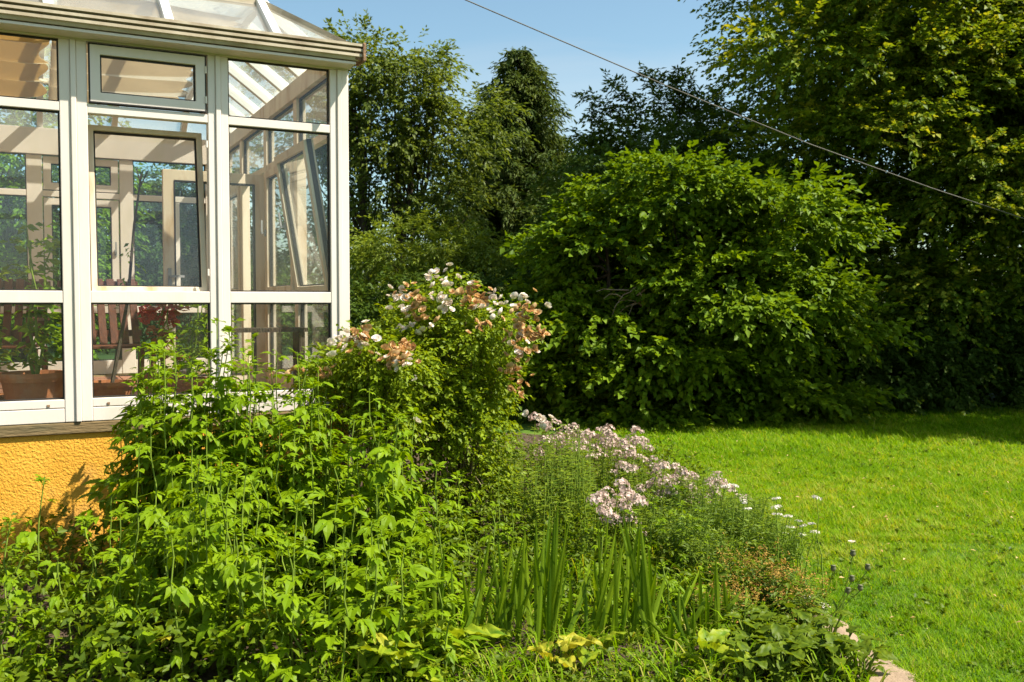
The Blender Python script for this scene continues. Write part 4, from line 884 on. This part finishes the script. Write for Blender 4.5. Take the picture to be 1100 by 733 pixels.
for (x, y) in YP: head_plant(x, y, 5.5+random.uniform(-.25, .25) - (0 if x < 820 else .1), YAR, YARF, 'flat white flower head on a thin stalk beside the lawn', 'flat white flower heads beside the lawn', 'yarrow_plant', 'flower', random.uniform(.6, 1.05), lean=.05)
for (x, y) in ((863, 642), (874, 648), (884, 651), (868, 650)): head_plant(x, y, 4.75, YAR, YARF, 'flat white flower head low beside the sandy path', 'flat white flower heads beside the path', 'yarrow_plant', 'flower', 1.0, lean=.04)
# bushy fine-leaved clumps below the yarrow
def tuft(base, n, h, spread, fols, stemm, label, group, name='fine_plant', cat='plant', tips=None):
    root = empty(name, base, label, cat, group); mb = MB(); O = []; A = []; E = []
    for i in range(n):
        th = random.uniform(0, 2*PI); r = spread*math.sqrt(random.random()); e = np.array([math.cos(th)*r, math.sin(th)*r, h*random.uniform(.65, 1.05)]); c = curve((e[0]*.3, e[1]*.3, -.02), e, .02, 5, .006)
        mb.tube(c, np.linspace(.003, .0014, 5), 3, False); E.append(e)
        for q in range(12): t = random.random(); j = min(int(t*4), 3); O.append(c[j]+(c[j+1]-c[j])*(t*4-j)); A.append((math.cos(th+q*2.4), math.sin(th+q*2.4), .6))
    mb.build('stems', stemm, root); V, T, t = sprays(np.array(O), np.array(A), .03, 3, .035, .2, .1); link('foliage', np_mesh('foliage', V, T, t), fols, root)
    if tips:
        E = np.array(E); E = np.concatenate([E+rng.normal(0, .03, E.shape)*[1, 1, 1.5] for _ in range(2)]); V, T, t = sprays(E, rng.normal(size=E.shape)+[0, 0, 1], .05, 6, .012, .7, 0); link('seed_heads', np_mesh('seed_heads', V, T, t), tips, root)
    return root
for (x, Y, h, lab) in ((835, 5.45, .34, 'dark stemmed fine leaved clump under the white flower heads'), (800, 5.7, .42, 'fine leaved clump left of the white flower heads'), (765, 5.6, .45, 'fine leaved clump between pink drift and white flower heads'), (735, 5.3, .42, 'fine leaved clump just right of the front pink flowers'), (700, 5.7, .45, 'fine leaved clump behind the front pink flowers'), (770, 5.1, .36, 'fine leaved clump behind the leaning iris blades'), (815, 6.0, .36, 'fine leaved clump at the lawn edge behind the white flowers'), (745, 6.2, .5, 'fine leaved clump under the pink drift nearest the lawn')):
    tuft(((x-550)/F*Y, Y, .015), 60, h, .19, M['l_fine'], M['stem'], lab, 'fine leaved clumps')
for (x, Y, h, lab) in ((800, 4.95, .22, 'rusty orange seeding clump left of its twin'), (835, 4.85, .20, 'rusty orange seeding clump beside the low white flowers'), (780, 4.6, .16, 'rusty orange seeding clump nearest the iris leaves'), (860, 4.7, .15, 'small rusty seeding clump beside the path')):
    tuft(((x-550)/F*Y, Y, .015), 70, h, .15, M['l_fine'], M['stem'], lab, 'rusty seeding clumps', 'seeding_plant', 'plant', M['orangeseed'])
# poppy seed heads
mb = MB(); mb.lathe([(0, 0), (.006, .001), (.012, .008), (.013, .015), (.009, .022), (.011, .025), (.012, .027), (0, .029)], n=10); PODM = mb.mesh('seed_head', True); PODM.materials.append(M['pod'])
for (x, y, lab) in ((916, 598, 'topmost seed pod'), (895, 614, 'leftmost seed pod'), (932, 613, 'rightmost seed pod'), (915, 625, 'middle seed pod'), (924, 635, 'lower right seed pod'), (911, 638, 'lowest seed pod')):
    tp = px(x, y, 4.55+random.uniform(-.08, .08)); base = Vector((1.50+random.uniform(-.06, .06), tp.y, .01)); root = empty('poppy_plant', base, lab+' on a thin stalk in front of the lawn', 'seed pod', 'poppy seed pods'); h = tp-base
    mb = MB(); mb.tube(curve((0, 0, -.02), tuple(h), .0, 6, .006), .0022, 5, False); mb.build('stem', M['stem'], root); o = link('seed_head', PODM, None, root); o.location = h; o.scale = (1.1,)*3
    V, T, t = leaf_arrays(np.array([(0, 0, z) for z in (.04, .08, .12, .16)]), rng.normal(size=(4, 3))+[0, 0, .2], np.tile(UP, (4, 1)), .05, .025, rng.random(4), .1, .3, True); link('foliage', np_mesh('foliage', V, T, t), M['l_grey'], root)
# iris clumps: every sword leaf its own piece
def iris_blade(base, tip, width, bend, root):
    a = Vector(base); b = Vector(tip); n = 8; v = []; f = []; ax = (b-a); s = ax.cross(Vector((random.uniform(-.4, .4), 1, 0))).normalized(); k = s.cross(ax.normalized())
    for i in range(n+1):
        t = i/n; p = a+ax*t+k*(bend*math.sin(PI*t*.9))*.5+s*(bend*.3*t*t); w = width*.5*(1-t**5)*(.72+.6*t*(1-t))
        v += [tuple(p-s*w+k*w*.25), tuple(p), tuple(p+s*w+k*w*.25)]
    for i in range(n): q = i*3; f += [(q, q+1, q+4, q+3), (q+1, q+2, q+5, q+4)]
    me = bpy.data.meshes.new('leaf'); me.from_pydata(v, [], f); at = me.attributes.new('tone', 'FLOAT', 'POINT'); at.data.foreach_set('value', [random.random()*.7]*len(v)); link('leaf', me, M['l_iris'], root)
for (x0, Y, tops, lab) in ((472, 4.35, [(459, 598), (466, 590), (476, 602), (482, 618), (488, 640), (455, 630)], 'small iris clump left of the main row, behind the yellow leaves'),
                           (505, 4.25, [(526, 592), (518, 606), (498, 622), (530, 620), (510, 650)], 'iris clump with one slanting blade left of the densest clump'),
                           (545, 4.3, [(537, 596), (545, 592), (553, 603), (560, 588), (566, 598), (540, 612), (572, 585), (530, 606)], 'dense upright iris clump in the middle of the row'),
                           (578, 4.25, [(578, 577), (586, 565), (593, 571), (600, 560), (607, 570), (604, 590), (612, 580), (590, 600)], 'tallest dense iris clump at the right of the row'),
                           (645, 4.3, [(645, 575), (652, 568), (660, 590), (667, 600), (636, 610), (655, 584), (640, 628), (672, 640)], 'iris clump below the front pink flowers'),
                           (690, 4.35, [(671, 566), (677, 568), (684, 573), (689, 576), (694, 590), (705, 615), (746, 618), (735, 632), (722, 640), (668, 580), (699, 600)], 'iris clump with blades leaning to the right'),
                           (735, 4.2, [(718, 650), (728, 640), (742, 655), (722, 668)], 'short pale iris clump with few blades'),
                           (768, 4.45, [(800, 640), (795, 655), (778, 630), (772, 612), (785, 640), (760, 640), (752, 622)], 'iris clump leaning right beside the rusty seed clumps')):
    bx = (x0-550)/F*Y; root = empty('iris_plant', (bx, Y, .01), lab, 'iris', 'iris clumps')
    for (tx, ty) in tops+[(t_[0]+random.choice((-1, 1))*random.uniform(2, 26), t_[1]+random.uniform(5, 70)) for t_ in tops+tops[::2]]:
        b = Vector((random.uniform(-.08, .08), random.uniform(-.09, .09), -.02)); t = px(tx, ty, Y+random.uniform(-.1, .1))-Vector((bx, Y, .01)); b.x += t.x*.35
        iris_blade(b, b+(t-b)*1.17, random.uniform(.017, .031), random.choice((.06, .06, .06, .16))*random.uniform(-1, 1), root)
# broad crinkled leaves
def broad_leaf_mesh(L, Wd, seed, mtl, crink=.012):
    rs = random.Random(seed); nu, nv = 12, 8; v = []; f = []; tone = []; ph = rs.uniform(0, 6)
    for i in range(nu+1):
        t = i/nu; w = Wd*.5*(math.sin(PI*min(1, .06+.94*t)**.75))**.7 if t < 1 else .004
        for j in range(nv+1):
            s = j/nv*2-1; x = L*(.02+t*.98)-.05*L*(abs(s)**2)*(t < .5)*1.6; y = w*s*(1+.05*math.sin(9*t+ph))
            z = -.35*L*t*t+abs(s)*w*.30+crink*math.sin(t*16+abs(s)*5+ph)*(.4+abs(s)*.6)+.4*crink*math.sin(s*9+t*7); v.append((x, y, z)); tone.append(min(1, max(0, .35+.35*math.sin(t*5+ph)*math.sin(s*4+ph)+rs.uniform(-.12, .12)+.25*abs(s))))
    for i in range(nu):
        for j in range(nv): k = i*(nv+1)+j; f.append((k, k+1, k+nv+2, k+nv+1))
    me = bpy.data.meshes.new('leaf'); me.from_pydata(v, [], f); me.polygons.foreach_set('use_smooth', [True]*len(f)); a = me.attributes.new('tone', 'FLOAT', 'POINT'); a.data.foreach_set('value', tone); me.materials.append(mtl); return me
BIG = [broad_leaf_mesh(.20, .13, s, M['l_big']) for s in range(5)]; YEL = [broad_leaf_mesh(.14, .08, 9+s, M['l_yellow']) for s in range(2)]; GRN = [broad_leaf_mesh(.09, .075, 20+s, M['l_cover'], .004) for s in range(4)]
def rosette_plant(base, n, meshes, label, group, s0=1.0, el=(.1, .9), h=.08, name='broad_leaf_plant'):
    root = empty(name, base, label, 'plant', group); mb = MB()
    for i in range(n):
        th = i*2.4+random.uniform(-.4, .4); e = random.uniform(*el); r = random.uniform(.02, .07); z = random.uniform(.3, 1)*h
        o = link('leaf', random.choice(meshes), None, root); o.location = (math.cos(th)*r, math.sin(th)*r, z); s = s0*random.uniform(.7, 1.15); o.scale = (s, s, s); o.rotation_euler = (random.uniform(-.3, .3), -e, th)
        mb.tube([(0, 0, -.02), (math.cos(th)*r*.6, math.sin(th)*r*.6, z*.6), (math.cos(th)*(r+.01), math.sin(th)*(r+.01), z)], .004, 4, False)
    mb.build('stalks', M['stem'], root); return root
for (x, Y, n, s, lab) in ((405, 4.05, 9, 1.0, 'broad crinkled yellow green plant at the lower left of the iris'), (455, 4.0, 10, 1.05, 'broad crinkled plant just before the first iris clump'), (490, 4.15, 6, .85, 'broad leaf plant between the yellow leaves and iris'), (430, 3.85, 7, .9, 'lowest broad crinkled plant at the bottom edge'), (640, 4.1, 4, .7, 'small broad leaf plant between two iris clumps'), (765, 3.95, 8, .75, 'broad leaf plant at the bottom under the leaning iris')):
    rosette_plant(((x-550)/F*Y, Y, .02), n, BIG, lab, 'broad crinkled leaf plants', s*1.0, h=.14)
rosette_plant(((600-550)/F*4.0, 4.0, .02), 5, YEL, 'withering plant with bright yellow leaves between the iris clumps', None, 1.0, (.2, 1.1), .14)
rosette_plant(((262-550)/F*3.9, 3.9, .22), 4, YEL, 'plant with a few yellow leaves at the bottom left', None, .6, (.0, .6), .1)
for q in range(40):
    x = random.uniform(800, 935); Y = random.uniform(3.85, 4.45); X = (x-550)/F*Y
    if X > (1.53 if Y < 4.1 else 1.46): continue
    rosette_plant((X, Y, .02), random.randint(7, 11), GRN, 'low round leaved plant beside the sandy path', 'round leaved plants beside the path', random.uniform(.55, .95), (-.1, .8), .16)
for q in range(10):
    x = random.uniform(520, 780); Y = random.uniform(3.8, 4.1)
    rosette_plant(((x-550)/F*Y, Y, .02), random.randint(5, 8), GRN, 'tiny low weed on the bare soil at the front', 'low weeds on the bare soil', random.uniform(.35, .6), (-.1, .8), .06)
# the one fallen pale petal flower on the lawn
o = link('daisy', flower_mesh('daisy', M['rosepetal'], 6, .022, 77)); o.location = px(915, 583, 6.1); o.location.z = .05; tag(o, 'single pale flower lying in the lawn right of the white heads', 'flower')
for o in list(C.objects):
    if o.type == 'EMPTY' and not o.children: bpy.data.objects.remove(o)
